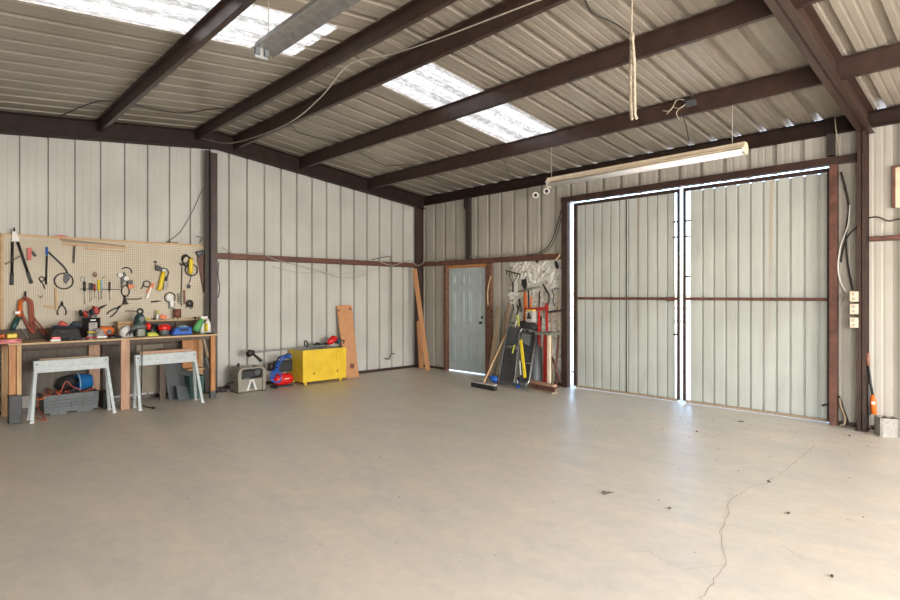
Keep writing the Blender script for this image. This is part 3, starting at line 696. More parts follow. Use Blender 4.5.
# grease gun
r = thing('grease_gun', 'grease gun with blue cap and black looped hose on the pegboard', 'grease gun', P(56, 284), PT)
MB().cyl(P(46.8, 247), P(47, 255.5), .014).build('cap', M_BLUE, r); MB().cyl(P(47, 256), P(46, 284.5), .011).build('tube', M_BLK, r)
MB().tube([P(48.5, 252), P(58, 261), P(64, 267), P(67.5, 273)], .012).build('lever', M_BLK, r)
flat([(64.5, 273), (68, 273), (69.5, 279), (66, 284), (63.5, 281)], XP, .025).build('grip', M_BLK, r)
MB().ring(P(64, 281, XP+.01), (1, 0, 0), .105, .008).build('hose', M_BLKR, r)
one('spring_clamp', 'small dark clamp hung left below the blue capped grease gun', 'clamp', MB().ring(P(42, 279), (1, 0, 0), .028, .007).tube([P(40, 281), P(43, 284), P(45, 289)], .007), M_DARKST, PT)
one('metal_file', 'short black file hung near the top rail of the pegboard', 'file', flat([(73.5, 245), (75.5, 245), (74.5, 263), (72.5, 263)], XP, .01), M_DARKST, PT)
r = thing('hand_saw', 'long saw with faded red handle lying on the top rail of the pegboard', 'saw', P(70, 240, .06), PT)
flat([(53, 236), (60, 235), (68, 236.5), (66, 240), (60, 240), (56.5, 237.5)], .05, .02).build('handle', M_PINKRED, r); flat([(62, 238.5), (125, 245.5), (125, 247), (62, 241.5)], .085, .004).build('blade', M_OLDWOOD, r)
one('wooden_lath', 'thin wooden lath hung just under the top rail of the pegboard', 'lath', flat([(62, 243), (126, 247.3), (126, 248.6), (62, 245)], .09, .012), M_PINE, PT)
one('wooden_lath', 'lower of two thin wooden laths sloping under the pegboard rail', 'lath', flat([(85, 247.8), (124, 251), (124, 252), (85, 249.3)], .09, .012), M_PINE, PT)
# screwdrivers
rk = thing('tool_rack', 'thin dark rail on the pegboard holding screwdrivers', 'rack', P(101, 289), PT)
MB().bar(P(80, 289), P(120, 289.5), .012, .012).build('rail', M_DARKST, rk)
SD = [(84.5, 281.5, 291, M_BLK, 304, 'big black handled'), (89.8, 283, 290, M_DGREY, 302, 'grey and black handled'), (91.8, 283, 290, M_BLK, 300, 'slim black handled'), (94.6, 284, 291, M_RED, 298, 'red handled'), (98.8, 279.5, 290.5, M_YEL2, 300, 'yellow handled'), (101.5, 280, 290, M_LBLUE, 299, 'pale grey-blue handled'), (109.6, 282, 291, M_BLK, 300, 'lone black handled')]
for i, (a, b0, b1, mt, b2, nm) in enumerate(SD):
    r = thing('screwdriver', nm+' screwdriver standing in the pegboard rail', 'screwdriver', P(a, b2), 'screwdrivers in the rail')
    rr = .019 if i in (0, 4) else .015
    MB().loft([P(a, b0), P(a, b0+1), P(a, (b0+b1)/2), P(a, b1-1), P(a, b1)], [rr*.6, rr, rr*.85, rr, rr*.5]).build('handle', mt, r)
    MB().cyl(P(a, b1), P(a+.2, b2), .0035).build('shaft', M_GALV, r)
one('padlock', 'small round dark padlock above the screwdrivers', 'padlock', MB().cyl(P(95, 275.5), P(95, 275.5, XP+.02), .026, n=14).ring(P(95, 273.5, XP+.01), (1, 0, 0), .018, .005), M_CORK, PT)
one('tool_hook', 'pale bundle of hooks above the black handled screwdriver', 'hook', MB().tube([P(81, 281), P(82, 277), P(85, 277), P(85, 282)], .007), M_GALV, PT)
one('wall_hook', 'tiny hook on the pegboard right of the padlock', 'hook', MB().tube([P(102, 278), P(104, 277), P(106, 276.5)], .004), M_DARKST, PT)
# headphones/respirator cluster
r = thing('respirator', 'white and black respirator with strap on the pegboard', 'respirator', P(125, 282), PT)
MB().tube([P(122, 269), P(126, 267.5), P(130.5, 269), P(132, 273)], .008).build('strap', M_BLK, r)
MB().cyl(P(120.5, 275), P(120.5, 275, XP+.05), .036, .03).build('filter', M_WHITE, r); MB().cyl(P(126.3, 278.5), P(126.3, 278.5, XP+.05), .036, .03).build('filter', M_WHITE, r)
flat([(121, 279), (124, 272), (126, 276), (123, 283), (121, 288)], XP, .03).build('facepiece', M_DGREY, r)
r = thing('angle_grinder', 'orange and black power tool hung under the white respirator', 'power tool', P(130, 290), PT)
flat([(127, 284), (132.5, 285), (134, 288), (128, 289)], XP, .05).build('body', M_ORANGE, r, bev=.004); flat([(126, 281), (132, 280), (132, 284), (127, 284.5)], XP, .05).build('motor', M_DGREY, r, bev=.004)
MB().ring(P(125.5, 291), (1, 0, 0), .05, .009, sy=1.6).build('cord', M_BLK, r)
one('cord_coil', 'small grey cord coil hung beside the yellow work lamp', 'cord', MB().ring(P(146.8, 284), (1, 0, 0), .045, .009).tube([P(143.5, 284), P(142.5, 287), P(141, 289)], .009), M_DGREY, PT)
r = thing('tapered_tool', 'orange and white tapered tool sloping down on the pegboard', 'hand tool', P(150, 296), PT)
flat([(151.5, 283), (154.5, 284), (149.5, 293.5), (146, 292)], XP, .02).build('handle', M_ORANGE, r); flat([(150.8, 287), (152, 288), (148, 298), (145.5, 298.5)], XP+.021, .008).build('blade', M_WHITE, r)
r = thing('work_lamp', 'yellow tubular work lamp with dark hook on the pegboard', 'lamp', P(160, 291), PT)
MB().loft([P(163.5, 271.5, .12), P(162.5, 277, .12), P(160, 288, .12), P(159, 290.5, .12)], [.026, .032, .034, .03]).build('body', M_YEL2, r)
MB().cyl(P(163.8, 269, .12), P(163.4, 271.5, .12), .025).build('collar', M_WHITE, r)
flat([(155, 265.5), (157, 265), (162.5, 268), (162, 271.5), (155.5, 270.5)], .10, .03).build('hook', M_BLK, r, bev=.004)
MB().tube([P(163, 268), P(167, 269.5), P(168.5, 273), P(166.5, 279)], .009).build('strap', M_BLK, r); flat([(164.5, 277), (167.5, 276), (167, 281), (164.5, 281)], XP, .02).build('switch', M_NAVY, r)
one('tape_roll', 'dark tape dispenser hung right of the yellow work lamp', 'tape', flat([(163.5, 282.5), (168, 281.5), (168, 289), (163, 290)], XP, .025), M_RAG, PT)
one('wall_hook', 'dark hook above the yellow work lamp', 'hook', MB().cyl(P(155.5, 262), P(155.5, 262, XP+.03), .018).bar(P(155.5, 262), P(155.5, 266), .008, .008), M_DARKST, PT)
# caliper like ring tool
r = thing('ring_tool', 'white ringed tool with black loop, low on the pegboard', 'hand tool', P(171, 309), PT)
MB().ring(P(170, 297.5), (1, 0, 0), .075, .008).build('loop', M_BLK, r); MB().cyl(P(169.8, 297.5), P(169.8, 297.5, XP+.02), .045).build('dial', M_WHITE, r)
flat([(169.5, 300), (173, 300), (173, 307), (170, 307)], XP, .03).build('body', M_WHITE, r); flat([(167.5, 303), (174.5, 303), (174, 309), (168.5, 309)], XP-.015, .012).build('bracket', M_OLIVE, r)
r = thing('cord_coil', 'large black cord coil hung high on the pegboard beside a yellow can', 'cord', P(186, 270), PT)
for k in range(3): MB().ring(P(185.5+k*.9, 259+k*1.2, XP+.008*k), (1, 0, 0), .055+.006*k, .008, sy=1.2).build('loop', M_BLKR, r)
MB().tube([P(184, 264), P(181, 265), P(180, 263)], .011).build('plug_end', M_BLK, r); MB().tube([P(182, 266), P(181.5, 285), P(181, 300), P(181.5, 306)], .007).build('hanging_end', M_BLKR, r)
r = thing('yellow_tube', 'yellow tube hung in a dark wire ring on the pegboard', 'tube', P(191, 277), PT)
MB().loft([P(191.3, 258, .13), P(191, 261, .13), P(190.8, 270, .13), P(190.6, 274, .13)], [.022, .034, .034, .02]).build('body', M_YEL2, r)
MB().ring(P(191.5, 270, .10), (1, 0, 0), .09, .009).build('ring', M_BLK, r); MB().tube([P(191, 274), P(190.5, 280), P(188.5, 284)], .006).build('lead', M_BLK, r)
MB().cbox(P(188.7, 286.5), .03, .045, .06).build('plug', M_BLK, r)
r = thing('electric_sander', 'black square headed tool at the top corner of the pegboard', 'power tool', P(200, 256), PT)
flat([(195, 252), (202.5, 250), (203.8, 254), (197.5, 258)], XP, .05).build('head', M_BLK, r, bev=.006); flat([(197, 253), (200.5, 252), (200, 254.5), (198, 255)], XP+.051, .004).build('label_plate', M_GREY, r)
one('saw_sheath', 'dark brown wedge shaped sheath hanging at the end of the pegboard', 'sheath', flat([(196.5, 259), (203, 254), (204.8, 256), (205, 293), (203, 292), (199, 270)], .08, .02), M_REDOX, PT)
one('pulley', 'dark round pulley hung low near the end of the pegboard', 'pulley', MB().ring(P(189.7, 303.5), (1, 0, 0), .045, .014).ring(P(189.7, 303.5), (1, 0, 0), .02, .008).tube([P(186, 308), P(187.5, 305), P(193, 306), P(190, 309)], .008), M_DARKST, PT)
m = MB()
for k in range(4): m.ring(P(179.5+.3*(k % 2), 295+k*2.3), (1, 0, 0), .024, .007)
one('steel_chain', 'short dark chain hung between white ringed tool and pulley', 'chain', m, M_OLIVE, PT)
one('leather_belt', 'brown strap hanging beside the pulley', 'strap', flat([(183, 290), (185, 290), (185.5, 304), (183.5, 304.5)], XP, .01), M_CORK, PT)
def pliers(a, b, a1, b1, label, mt=M_BLK, sp=.05):
    p, q = P(a, b), P(a1, b1); d = (q-p).normalized(); n = V(1, 0, 0).cross(d); L = (q-p).length
    r = thing('pliers', label, 'pliers', q, PT)
    MB().loft([p, p+d*L*.25], [.006, .02]).build('jaws', M_DARKST, r)
    for s in (-1, 1): MB().tube([p+d*L*.25, p+d*L*.5+n*sp*s*.7, p+d*L*.8+n*sp*s, q+n*sp*s*.8], .009).build('handle', mt, r)
pliers(62, 301, 61.8, 315, 'black pliers hung open above the tool bag')
pliers(122, 305, 108.5, 315.5, 'black pliers slanting towards the wooden tool box', M_BLK, .035)
one('wire_brush', 'dark brush hung under the orange power tool', 'brush', MB().loft([P(124.5, 295), P(124.8, 299), P(125, 302), P(125.2, 304.5)], [.012, .016, .03, .045]), M_DARKST, PT)
one('bar_hook', 'long thin dark bar hook, upper one under the screwdrivers', 'hook', MB().tube([P(127, 299), P(138, 299), P(142, 298)], .008), M_DARKST, PT)
one('bar_hook', 'long thin dark bar hook above the wooden tool box', 'hook', MB().tube([P(125, 311, .076), P(138, 311.2, .076)], .006), M_DARKST, PT)
one('drill_bit', 'short dark drill bit on the pegboard under the orange and white tool', 'drill bit', MB().cyl(P(151, 302), P(158, 301.2), .012).cyl(P(158, 301.2), P(161, 301), .006), M_DARKST, PT)
one('wooden_bracket', 'pale wooden stick forming a cross above the black pliers', 'wood bracket', flat([(54.3, 288), (56.5, 288), (57.8, 310), (55.5, 310)], .08, .02), M_PINEY, PT)
one('wooden_bracket', 'pale short wooden rail beside the orange cord coil', 'wood bracket', flat([(44, 305), (54.5, 306), (54.5, 308), (44, 307.5)], .08, .015), M_PINEY, PT)
one('wall_hook', 'small tangled wire hooks beside the orange cord coil', 'hook', MB().tube([P(38, 295), P(41, 297), P(43, 295), P(40, 299)], .005), M_OLDWOOD, PT)
one('wall_hook', 'bent dark wire above the end of the pegboard', 'hook', MB().tube([PX(196, 236, .06), PX(202, 238, .06), PX(199, 243, .06)], .005), M_DARKST, PT)
one('wooden_offcut', 'small piece of wood lying on the top rail of the pegboard', 'wood offcut', MB().box(.04, .075, PX(169, 243, .05).y, PX(178, 243, .05).y, 2.317, 2.34), M_OLDWOOD, PT)

# orange cord coil on the pegboard with its tail
r = thing('extension_cord', 'thick coil of orange-red extension cord hanging on the pegboard', 'cord', P(27, 330))
for k in range(8):
    a0 = 25+.9*math.sin(k*2.1); w_ = 5.2+1.1*math.cos(k*1.7); x = .10+.014*(k % 4); lean = k*.9
    pts = [P(a0, 297+k*.4, x), P(a0+w_, 301, x), P(a0+w_+1.5, 312, x), P(a0+5+lean*.5, 322, x), P(a0+7+lean*.3, 333, x+.02), P(a0+4, 328, x), P(a0-w_+2.5, 315, x), P(a0-w_, 304, x), P(a0-1, 297.4+k*.4, x)]
    MB().tube(pts, .010).build('cord_loop', M_CORD, r)
MB().tube([P(34, 318, .14), P(40, 325, .16), P(45, 331, .2), PX(50, 334, .25)], .010).tube([P(33, 322, .15), P(38, 328, .2), PX(45, 335, .3)], .010).build('cord_tail', M_CORD, r)
MB().cyl(P(25.5, 292, .08), P(25.5, 296, .16), .012).build('hook', M_DARKST, r)
r = thing('folding_saw', 'orange handled tool with black sheath leaning against the pegboard', 'hand tool', PX(12, 330, .2))
MB().loft([PX(20.5, 300, .14), PX(20, 310, .15), PX(18.5, 317, .16)], [.022, .026, .024]).build('handle', M_ORANGE, r); MB().loft([PX(18.5, 317, .16), PX(15, 324, .18), PX(12, 330, .2)], [.03, .034, .028]).build('sheath', M_TEAL, r)
MB().cbox(PX(17.5, 312.7, .19), .01, .05, .035).build('tag', M_WHITE, r)

# ---------------------------------------------------------------- things lying on the bench
B = 'things lying on the workbench'
def bx(name, label, cat, px0, px1, x0, x1, h, mat, z=BT, group=B, bev=.006):
    y0 = PX(px0, 330, (x0+x1)/2).y; y1 = PX(px1, 330, (x0+x1)/2).y
    r = MB().box(x0, x1, y0, y1, z+.001, z+h)
    return one(name, label, cat, r, mat, group, bev), (y0, y1)
r = thing('tool_case', 'flat red plastic tool case at the end of the bench under a yellow drill', 'case', (.6, -7.02, BT), B)
MB().box(.50, .76, -7.16, -6.95, BT+.001, BT+.035).build('base', M_RED, r, bev=.004); MB().box(.50, .76, -7.16, -6.955, BT+.036, BT+.055).build('lid', M_RED, r, bev=.004)
MB().box(.761, .772, -7.08, -7.02, BT+.028, BT+.042).build('latch', M_REDP, r)
r = thing('cordless_drill', 'yellow power drill lying on the flat red case', 'drill', (.6, -7.05, BT+.056), B)
MB().box(.58, .66, -7.08, -6.98, BT+.057, BT+.115).build('body', M_YEL2, r, bev=.012); MB().cyl((.62, -7.10, BT+.088), (.62, -7.15, BT+.088), .028, .018).build('chuck', M_ORANGE, r)
MB().box(.60, .64, -7.06, -7.02, BT+.04+.017, BT+.06).build('battery', M_BLK, r)
one('metal_square', 'shiny grey metal blade leaning behind the yellow drill', 'blade', MB().bar(PX(20, 330, .45)+V(0, 0, .02), PX(28, 339, .5), .04, .008, (1, 0, 1)), M_GALV, B)
# black duffel tool bag
def tub(name, y0, y1, x0, x1, z0, z1, fl, mat, r, th=.006):
    m = MB(); t = th; f = fl
    b = [(x0+f, y0+f), (x1-f, y0+f), (x1-f, y1-f), (x0+f, y1-f)]; tp_ = [(x0, y0), (x1, y0), (x1, y1), (x0, y1)]
    bi = [(x0+f+t, y0+f+t), (x1-f-t, y0+f+t), (x1-f-t, y1-f-t), (x0+f+t, y1-f-t)]; ti = [(x0+t, y0+t), (x1-t, y0+t), (x1-t, y1-t), (x0+t, y1-t)]
    vs = [(*p, z0) for p in b]+[(*p, z1) for p in tp_]+[(*p, z0+t) for p in bi]+[(*p, z1) for p in ti]
    fs = [(0, 3, 2, 1), (8, 9, 10, 11)]
    for i in range(4):
        j = (i+1) % 4; fs += [(i, j, 4+j, 4+i), (4+i, 4+j, 12+j, 12+i), (12+i, 12+j, 8+j, 8+i)]
    m.add(vs, fs); return m.build(name, mat, r, bev=.003)
r = thing('tool_bag', 'long black and navy tool bag lying on the bench beside the orange cord', 'tool bag', (.45, -6.42, BT), B)
y0, y1 = PX(48, 330, .5).y, PX(82, 330, .5).y
MB().hexa([(.34, y0, BT+.002), (.62, y0, BT+.002), (.62, y1-.02, BT+.002), (.34, y1-.02, BT+.002), (.40, y0+.06, BT+.14), (.57, y0+.06, BT+.14), (.57, y1-.06, BT+.14), (.40, y1-.06, BT+.14)]).build('body', M_BLK, r, bev=.012)
MB().hexa([(.41, y0+.05, BT+.141), (.57, y0+.05, BT+.141), (.57, y1-.05, BT+.141), (.41, y1-.05, BT+.141), (.44, y0+.08, BT+.165), (.54, y0+.08, BT+.165), (.54, y1-.08, BT+.165), (.44, y1-.08, BT+.165)]).build('lid', M_NAVY, r, bev=.005)
MB().tube([(.622, y0+.16, BT+.085), (.65, y0+.2, BT+.10), (.65, y1-.26, BT+.10), (.622, y1-.2, BT+.085)], .007).build('handle', M_DGREY, r)

one('red_pouch', 'small crumpled red pouch on top of the black tool bag', 'pouch', MB().loft([PX(59.5, 325.5, .5), PX(61.5, 324, .5), PX(65, 325.7, .5), PX(67, 326.5, .5)], [.012, .03, .022, .008]), M_PINKRED, B)
one('blue_pouch', 'dark blue pouch on top of the black tool bag', 'pouch', MB().loft([PX(71.5, 325.7, .5), PX(74, 324.7, .5), PX(78.5, 325.2, .5), PX(81.5, 326, .5)], [.012, .03, .028, .010]), M_NAVY, B)
r = thing('tape_measure', 'red and white tape box at the front edge below the black tool bag', 'tape measure', (.68, -6.6, BT), B)
a0 = PX(50, 338, .68).y; a1 = PX(60.5, 338, .68).y
MB().box(.64, .72, a0, a1, BT+.001, BT+.028).build('base', M_WHITE, r, bev=.004); MB().box(.645, .715, a0+.01, a1-.005, BT+.029, BT+.058).build('top', M_REDP, r, bev=.006)
# black bucket caddy with tools
r = thing('tool_bucket', 'black fabric tool bucket bristling with red handled tools', 'bucket', (.30, -6.13, BT), B)
y0, y1 = PX(81.5, 320, .3).y, PX(100.5, 320, .3).y; yc = (y0+y1)/2; rb = (y1-y0)/2
mb = MB(); n = 20
rings = [(rb*.93, BT+.002), (rb, BT+.27), (rb-.008, BT+.27), (rb*.9, BT+.02)]
vs = [(.30+rr*math.cos(2*PI*k/n), yc+rr*math.sin(2*PI*k/n), z) for rr, z in rings for k in range(n)]
fs = [[i*n+k, i*n+(k+1) % n, (i+1)*n+(k+1) % n, (i+1)*n+k] for i in range(3) for k in range(n)]+[[k for k in range(n)][::-1], [3*n+k for k in range(n)]]
mb.add(vs, fs, True).build('pail', M_BLK, r)
MB().box(.30+rb-.01, .30+rb+.012, yc-.05, yc+.05, BT+.05, BT+.21).build('pocket', M_RAG, r, bev=.004); MB().box(.30+rb+.0, .30+rb+.01, yc-.03, yc+.03, BT+.235, BT+.25).build('label_strip', M_WHITE, r)
hs = [(84, 311, M_RED), (86.5, 311.5, M_RED), (90, 310, M_BLK), (92, 309, M_TEAL), (94, 309, M_NAVY), (96.5, 307, M_PINKRED), (93.5, 306, M_RED), (99, 308, M_RED), (80, 310, M_BLK), (88, 312, M_DGREY)]
for k, (a, b, mt) in enumerate(hs):
    p0 = V(.30+.05*math.cos(k*1.3), yc+.06*math.sin(k*1.3), BT+.10); p1 = PX(a, b, .30+.08*math.cos(k*1.3))
    d = (p1-p0).normalized()
    t_ = thing('hand_tool', ['red', 'darker red', 'slim black', 'teal', 'navy', 'faded red', 'short red', 'slanting red', 'hooked black', 'grey'][k]+' gripped tool poking out of the black tool bucket', 'hand tool', p0, 'tools in the black bucket')
    MB().cyl(p0, p1-d*.09, .005).build('shank', M_GALV, t_); MB().loft([p1-d*.09, p1-d*.07, p1-d*.02, p1], [.012, .024, .022, .012]).build('grip', mt, t_)
one('tin_snips', 'grey bladed snips sticking out sideways from the black tool bucket', 'snips', MB().loft([PX(99, 308.5, .36), PX(102, 307, .37), PX(107, 304.5, .38)], [.012, .018, .004]), M_DARKST, B)
# rags and small stuff
def lump(name, label, cat, a0, a1, h, x, mat, z=BT, rx=.07, gr=B):
    y0 = PX(a0, 333, x).y; y1 = PX(a1, 333, x).y; m = MB(); o = 14; q = 7
    c = V(x, (y0+y1)/2, z); ry = (y1-y0)/2; rnd = random.Random(len(label)); vs = []; fs = []
    for i in range(q+1):
        t = PI/2*i/q
        for k in range(o):
            g = 2*PI*k/o; jit = 1+.16*math.sin(g*3+i+len(label))*math.sin(t+.3)+rnd.uniform(-.06, .06)
            vs.append(c+V(rx*math.sin(t+.02)*math.cos(g)*jit, ry*math.sin(t+.02)*math.sin(g)*jit, max(.001, h*math.cos(t)*jit)))
    for i in range(q):
        for k in range(o): fs.append([i*o+k, (i+1)*o+k, (i+1)*o+(k+1) % o, i*o+(k+1) % o])
    fs.append([q*o+k for k in range(o)]); fs.append([k for k in range(o)][::-1]); m.add(vs, fs, True)
    return one(name, label, cat, m, mat, gr)
lump('work_glove', 'crumpled grey work glove lying in front of the black tool bucket', 'glove', 86, 94, .07, .58, M_RAG)
lump('work_rag', 'crumpled pale rag lying between the tool bucket and the orange drill case', 'rag', 93, 106, .11, .52, M_RAG, rx=.10)
one('tape_roll', 'yellow tape roll on the grey glove by the black bucket', 'tape', MB().cyl(V(.60, PX(91, 330, .6).y, BT+.082), V(.60, PX(91, 330, .6).y, BT+.10), .042, n=20), M_YEL2, B)
one('marker_pen', 'red marker pen lying at the front edge of the bench', 'pen', MB().cyl(PX(85, 338, .70), PX(98, 337, .70), .010), M_RED, B)
one('paint_stick', 'white flat stick lying at the front edge beside the red marker', 'stick', MB().bar(PX(97, 337.2, .70), PX(107, 336.6, .70), .02, .018), M_WHITE, B)
for k, (a, b, mt, nm) in enumerate(((64, 339.3, M_DARKST, 'dark'), (79, 338.6, M_GREY, 'grey'), (82.5, 334, M_CHROME, 'shiny'), (84, 330, M_DARKST, 'blackened'))):
    p = PX(a, b, .66 if k < 2 else .58)
    p.z = BT+.012
    one('socket_wrench', nm+' ratchet wrench among small tools beside the black tool bag', 'wrench', MB().cyl(p+V(-.05, -.05, 0), p+V(.04, .04, 0), .008).cyl(p+V(.04, .04, -.01), p+V(.04, .04, .02), .018), mt, B)
r = thing('power_drill', 'orange and red power drill lying by the wooden tool box', 'drill', PX(108, 334, .5), B)
c = PX(108, 333, .5); c.z = BT
MB().loft([c+V(0, -.10, .09), c+V(0, -.06, .10), c+V(0, .02, .09), c+V(0, .05, .08)], [.02, .045, .05, .035]).build('body', M_ORANGE, r); MB().loft([c+V(0, .0, .07), c+V(.0, .03, .03), c+V(0, .03, .002)], [.03, .028, .035]).build('handle', M_RED, r)
MB().cyl(c+V(.05, 0, .08), c+V(.062, 0, .08), .025).build('dial', M_BLK, r)
lump('cable_heap', 'tangled black cord heap in front of the white bag', 'cord', 107, 121, .045, .60, M_BLK, rx=.05)
r = thing('wooden_box', 'open topped wooden box behind the white bag on the bench', 'box', (.25, -5.78, BT), B)
y0, y1 = PX(116, 325, .25).y, PX(135, 325, .25).y
tub('box_body', y0, y1, .14, .36, BT+.002, BT+.16, 0, M_PINEY, r, .016)
MB().box(.362, .372, y0, y1, BT+.125, BT+.15).build('trim_strip', M_CARD, r)
lump('plastic_bag', 'rumpled white plastic bag in front of the wooden box', 'bag', 119.5, 133, .125, .47, M_WHITE, rx=.09)
r = thing('upright_sander', 'dark green upright power tool with black loop handle on the bench', 'power tool', (.42, -5.64, BT), B)
c = PX(139.5, 333, .40); c.z = BT
MB().loft([c+V(0, 0, .002), c+V(0, 0, .05), c+V(0, 0, .16), c+V(0, 0, .22), c+V(0, 0, .26)], [.08, .075, .068, .05, .03]).build('body', M_TEAL, r)
MB().ring(c+V(0, 0, .285), (1, 0, 0), .028, .012).build('top_knob', M_BLK, r); MB().tube([c+V(.03, -.06, .12), c+V(.05, -.075, .19), c+V(.03, -.04, .25)], .010).build('handle', M_BLK, r)
MB().cyl(c+V(.06, 0, .20), c+V(.078, 0, .20), .03).build('gauge', M_GREY, r)
r = thing('circular_saw', 'grey cordless saw with red battery beside the green power tool', 'power tool', (.55, -5.62, BT), B)
c = PX(138, 335, .56); c.z = BT
MB().loft([c+V(0, -.08, .10), c+V(0, -.02, .125), c+V(0, .05, .13), c+V(0, .09, .12)], [.02, .035, .035, .025]).build('motor', M_GREY, r)
MB().cbox(c+V(0, .03, .055), .09, .09, .10).build('housing', M_OLIVE, r, bev=.01)
MB().tube([c+V(0, -.07, .10), c+V(0, -.11, .05), c+V(0, -.13, .015)], .010).tube([c+V(0, -.05, .09), c+V(0, -.09, .04), c+V(0, -.10, .012)], .010).build('cord', M_BLK, r)
MB().loft([c+V(0, .10, .17), c+V(0, .125, .14), c+V(0, .12, .09)], [.02, .03, .025]).build('battery', M_REDP, r)
lump('sponge', 'lime and orange sponge like bundle at the front of the bench', 'sponge', 146, 158, .06, .56, M_LIME, rx=.05)
r = thing('hand_sander', 'red topped rounded sander on the bench left of the blue case', 'power tool', (.5, -5.35, BT), B)
c = PX(163.5, 333, .48); c.z = BT
MB().ball(c+V(0, 0, .09), .065, .075, .048).build('cap', M_REDP, r); MB().loft([c+V(0, 0, .002), c+V(0, 0, .04), c+V(0, 0, .08)], [.055, .05, .06]).build('base', M_GREY, r)
MB().tube([c+V(0, .07, .07), c+V(.0, .12, .09), c+V(-.05, .14, .14)], .008).build('cord', M_BLK, r)
lump('black_case_small', 'black soft case lying behind the red topped sander', 'case', 147, 160, .12, .30, M_BLK, rx=.08)
r = thing('plastic_case', 'bright blue rounded plastic case with pale insert on the bench', 'case', (.5, -5.1, BT), B)
y0, y1 = PX(170, 333, .5).y, PX(190, 333, .5).y
MB().hexa([(.42, y0, BT+.002), (.60, y0, BT+.002), (.60, y1, BT+.002), (.42, y1, BT+.002), (.44, y0+.05, BT+.09), (.58, y0+.05, BT+.09), (.58, y1, BT+.10), (.44, y1, BT+.10)]).build('shell', M_BLUE, r, bev=.014)
MB().box(.602, .612, y0+.10, y1-.05, BT+.05, BT+.08).build('grip_recess', M_NAVY, r, bev=.003); MB().ball(((.50), (y0+y1)/2+.04, BT+.10), .055, .07, .022).build('insert', M_LBLUE, r)
r = thing('spray_bottle', 'green and white spray bottle tipped over at the end of the bench', 'spray bottle', (.5, -4.86, BT), B)
p0 = PX(195, 333, .50); p0.z = BT+.035; p1 = PX(201, 321, .50)
MB().loft([p0, p0.lerp(p1, .5), p0.lerp(p1, .8), p1], [.04, .042, .03, .014]).build('bottle', M_GREEN, r); MB().cbox(p1+V(.0, .02, .012), .03, .075, .03).build('trigger_head', M_WHITE, r, bev=.004)
r = thing('spray_bottle', 'milky bottle standing between the green sprayer and the yellow labelled bottle', 'spray bottle', (.5, -4.8, BT), B)
c = PX(202, 333, .46); c.z = BT
MB().loft([c+V(0, 0, .001), c+V(0, 0, .01), c+V(0, 0, .12), c+V(0, 0, .15), c+V(0, 0, .17)], [.028, .032, .032, .014, .012]).build('bottle', M_CLEAR, r); MB().cbox(c+V(.01, -.005, .185), .03, .05, .03).build('cap', M_LIME, r, bev=.003)
r = thing('detergent_bottle', 'white bottle with yellow label at the very end of the bench', 'bottle', (.5, -4.72, BT), B)
c = PX(207.3, 333, .50); c.z = BT
MB().loft([c+V(0, 0, .001), c+V(0, 0, .01), c+V(0, 0, .14), c+V(0, 0, .17), c+V(0, 0, .19)], [.034, .038, .038, .018, .016]).build('bottle', M_WHITE, r); MB().loft([c+V(0, -.004, .03), c+V(0, -.004, .13)], [.037, .037], n=14).build('label_band', M_YEL2, r)
one('round_lid', 'flat black lid lying under the white bottle at the bench end', 'lid', MB().cyl(V(.66, -4.70, BT+.001), V(.66, -4.70, BT+.022), .05, n=20), M_BLK, B)
# shelf items
SZ = 1.164; SG = 'things on the narrow shelf'
def onsh(a, x=.17): p = PX(a, 318, x); p.z = SZ; return p
c = onsh(157.5)
r = thing('glue_bottle', 'lime yellow bottle on the narrow shelf', 'bottle', c, SG)
MB().loft([c+V(0, 0, .001), c+V(0, 0, .07), c+V(0, 0, .09)], [.022, .022, .01]).build('bottle', M_CLEAR, r); MB().loft([c+V(0, 0, .09), c+V(0, 0, .14)], [.022, .016]).build('cap', M_LIME, r)
c = onsh(164)
r = thing('tape_dispenser', 'orange tape dispenser on the narrow shelf', 'tape', c, SG)
MB().cyl(c+V(-.012, 0, .037), c+V(.02, 0, .037), .036, n=18).build('reel', M_ORANGE, r); MB().cbox(c+V(0, -.04, .05), .03, .05, .03, Matrix.Rotation(.6, 3, 'X')).build('blade_guard', M_ORANGE, r)
c = onsh(177.3)
r = thing('tin_can', 'rusty brown tin standing on the narrow shelf', 'tin', c, SG)
MB().loft([c+V(0, 0, .022), c+V(0, 0, .145)], [.052, .052], n=20).build('can', M_CORK, r); MB().loft([c+V(0, 0, .145), c+V(0, 0, .153)], [.056, .056], n=20).build('rim', M_REDOX, r)
for s in (-.03, .03): MB().box(c.x-.02, c.x+.02, c.y+s-.008, c.y+s+.008, SZ+.001, SZ+.024).build('foot', M_CREAM, r)
for k, (a, mt, nm) in enumerate(((146, M_LIME, 'lime'), (148.5, M_YEL2, 'yellow'), (154, M_NAVY, 'navy'), (195, M_DARKST, 'dark'), (199, M_OLDWOOD, 'brown'))):
    c = onsh(a); one('small_jar', nm+' small jar lying on the narrow shelf', 'jar', MB().loft([c+V(0, 0, .001), c+V(0, 0, .02), c+V(0, 0, .03)], [.016, .016, .01]), mt, SG)

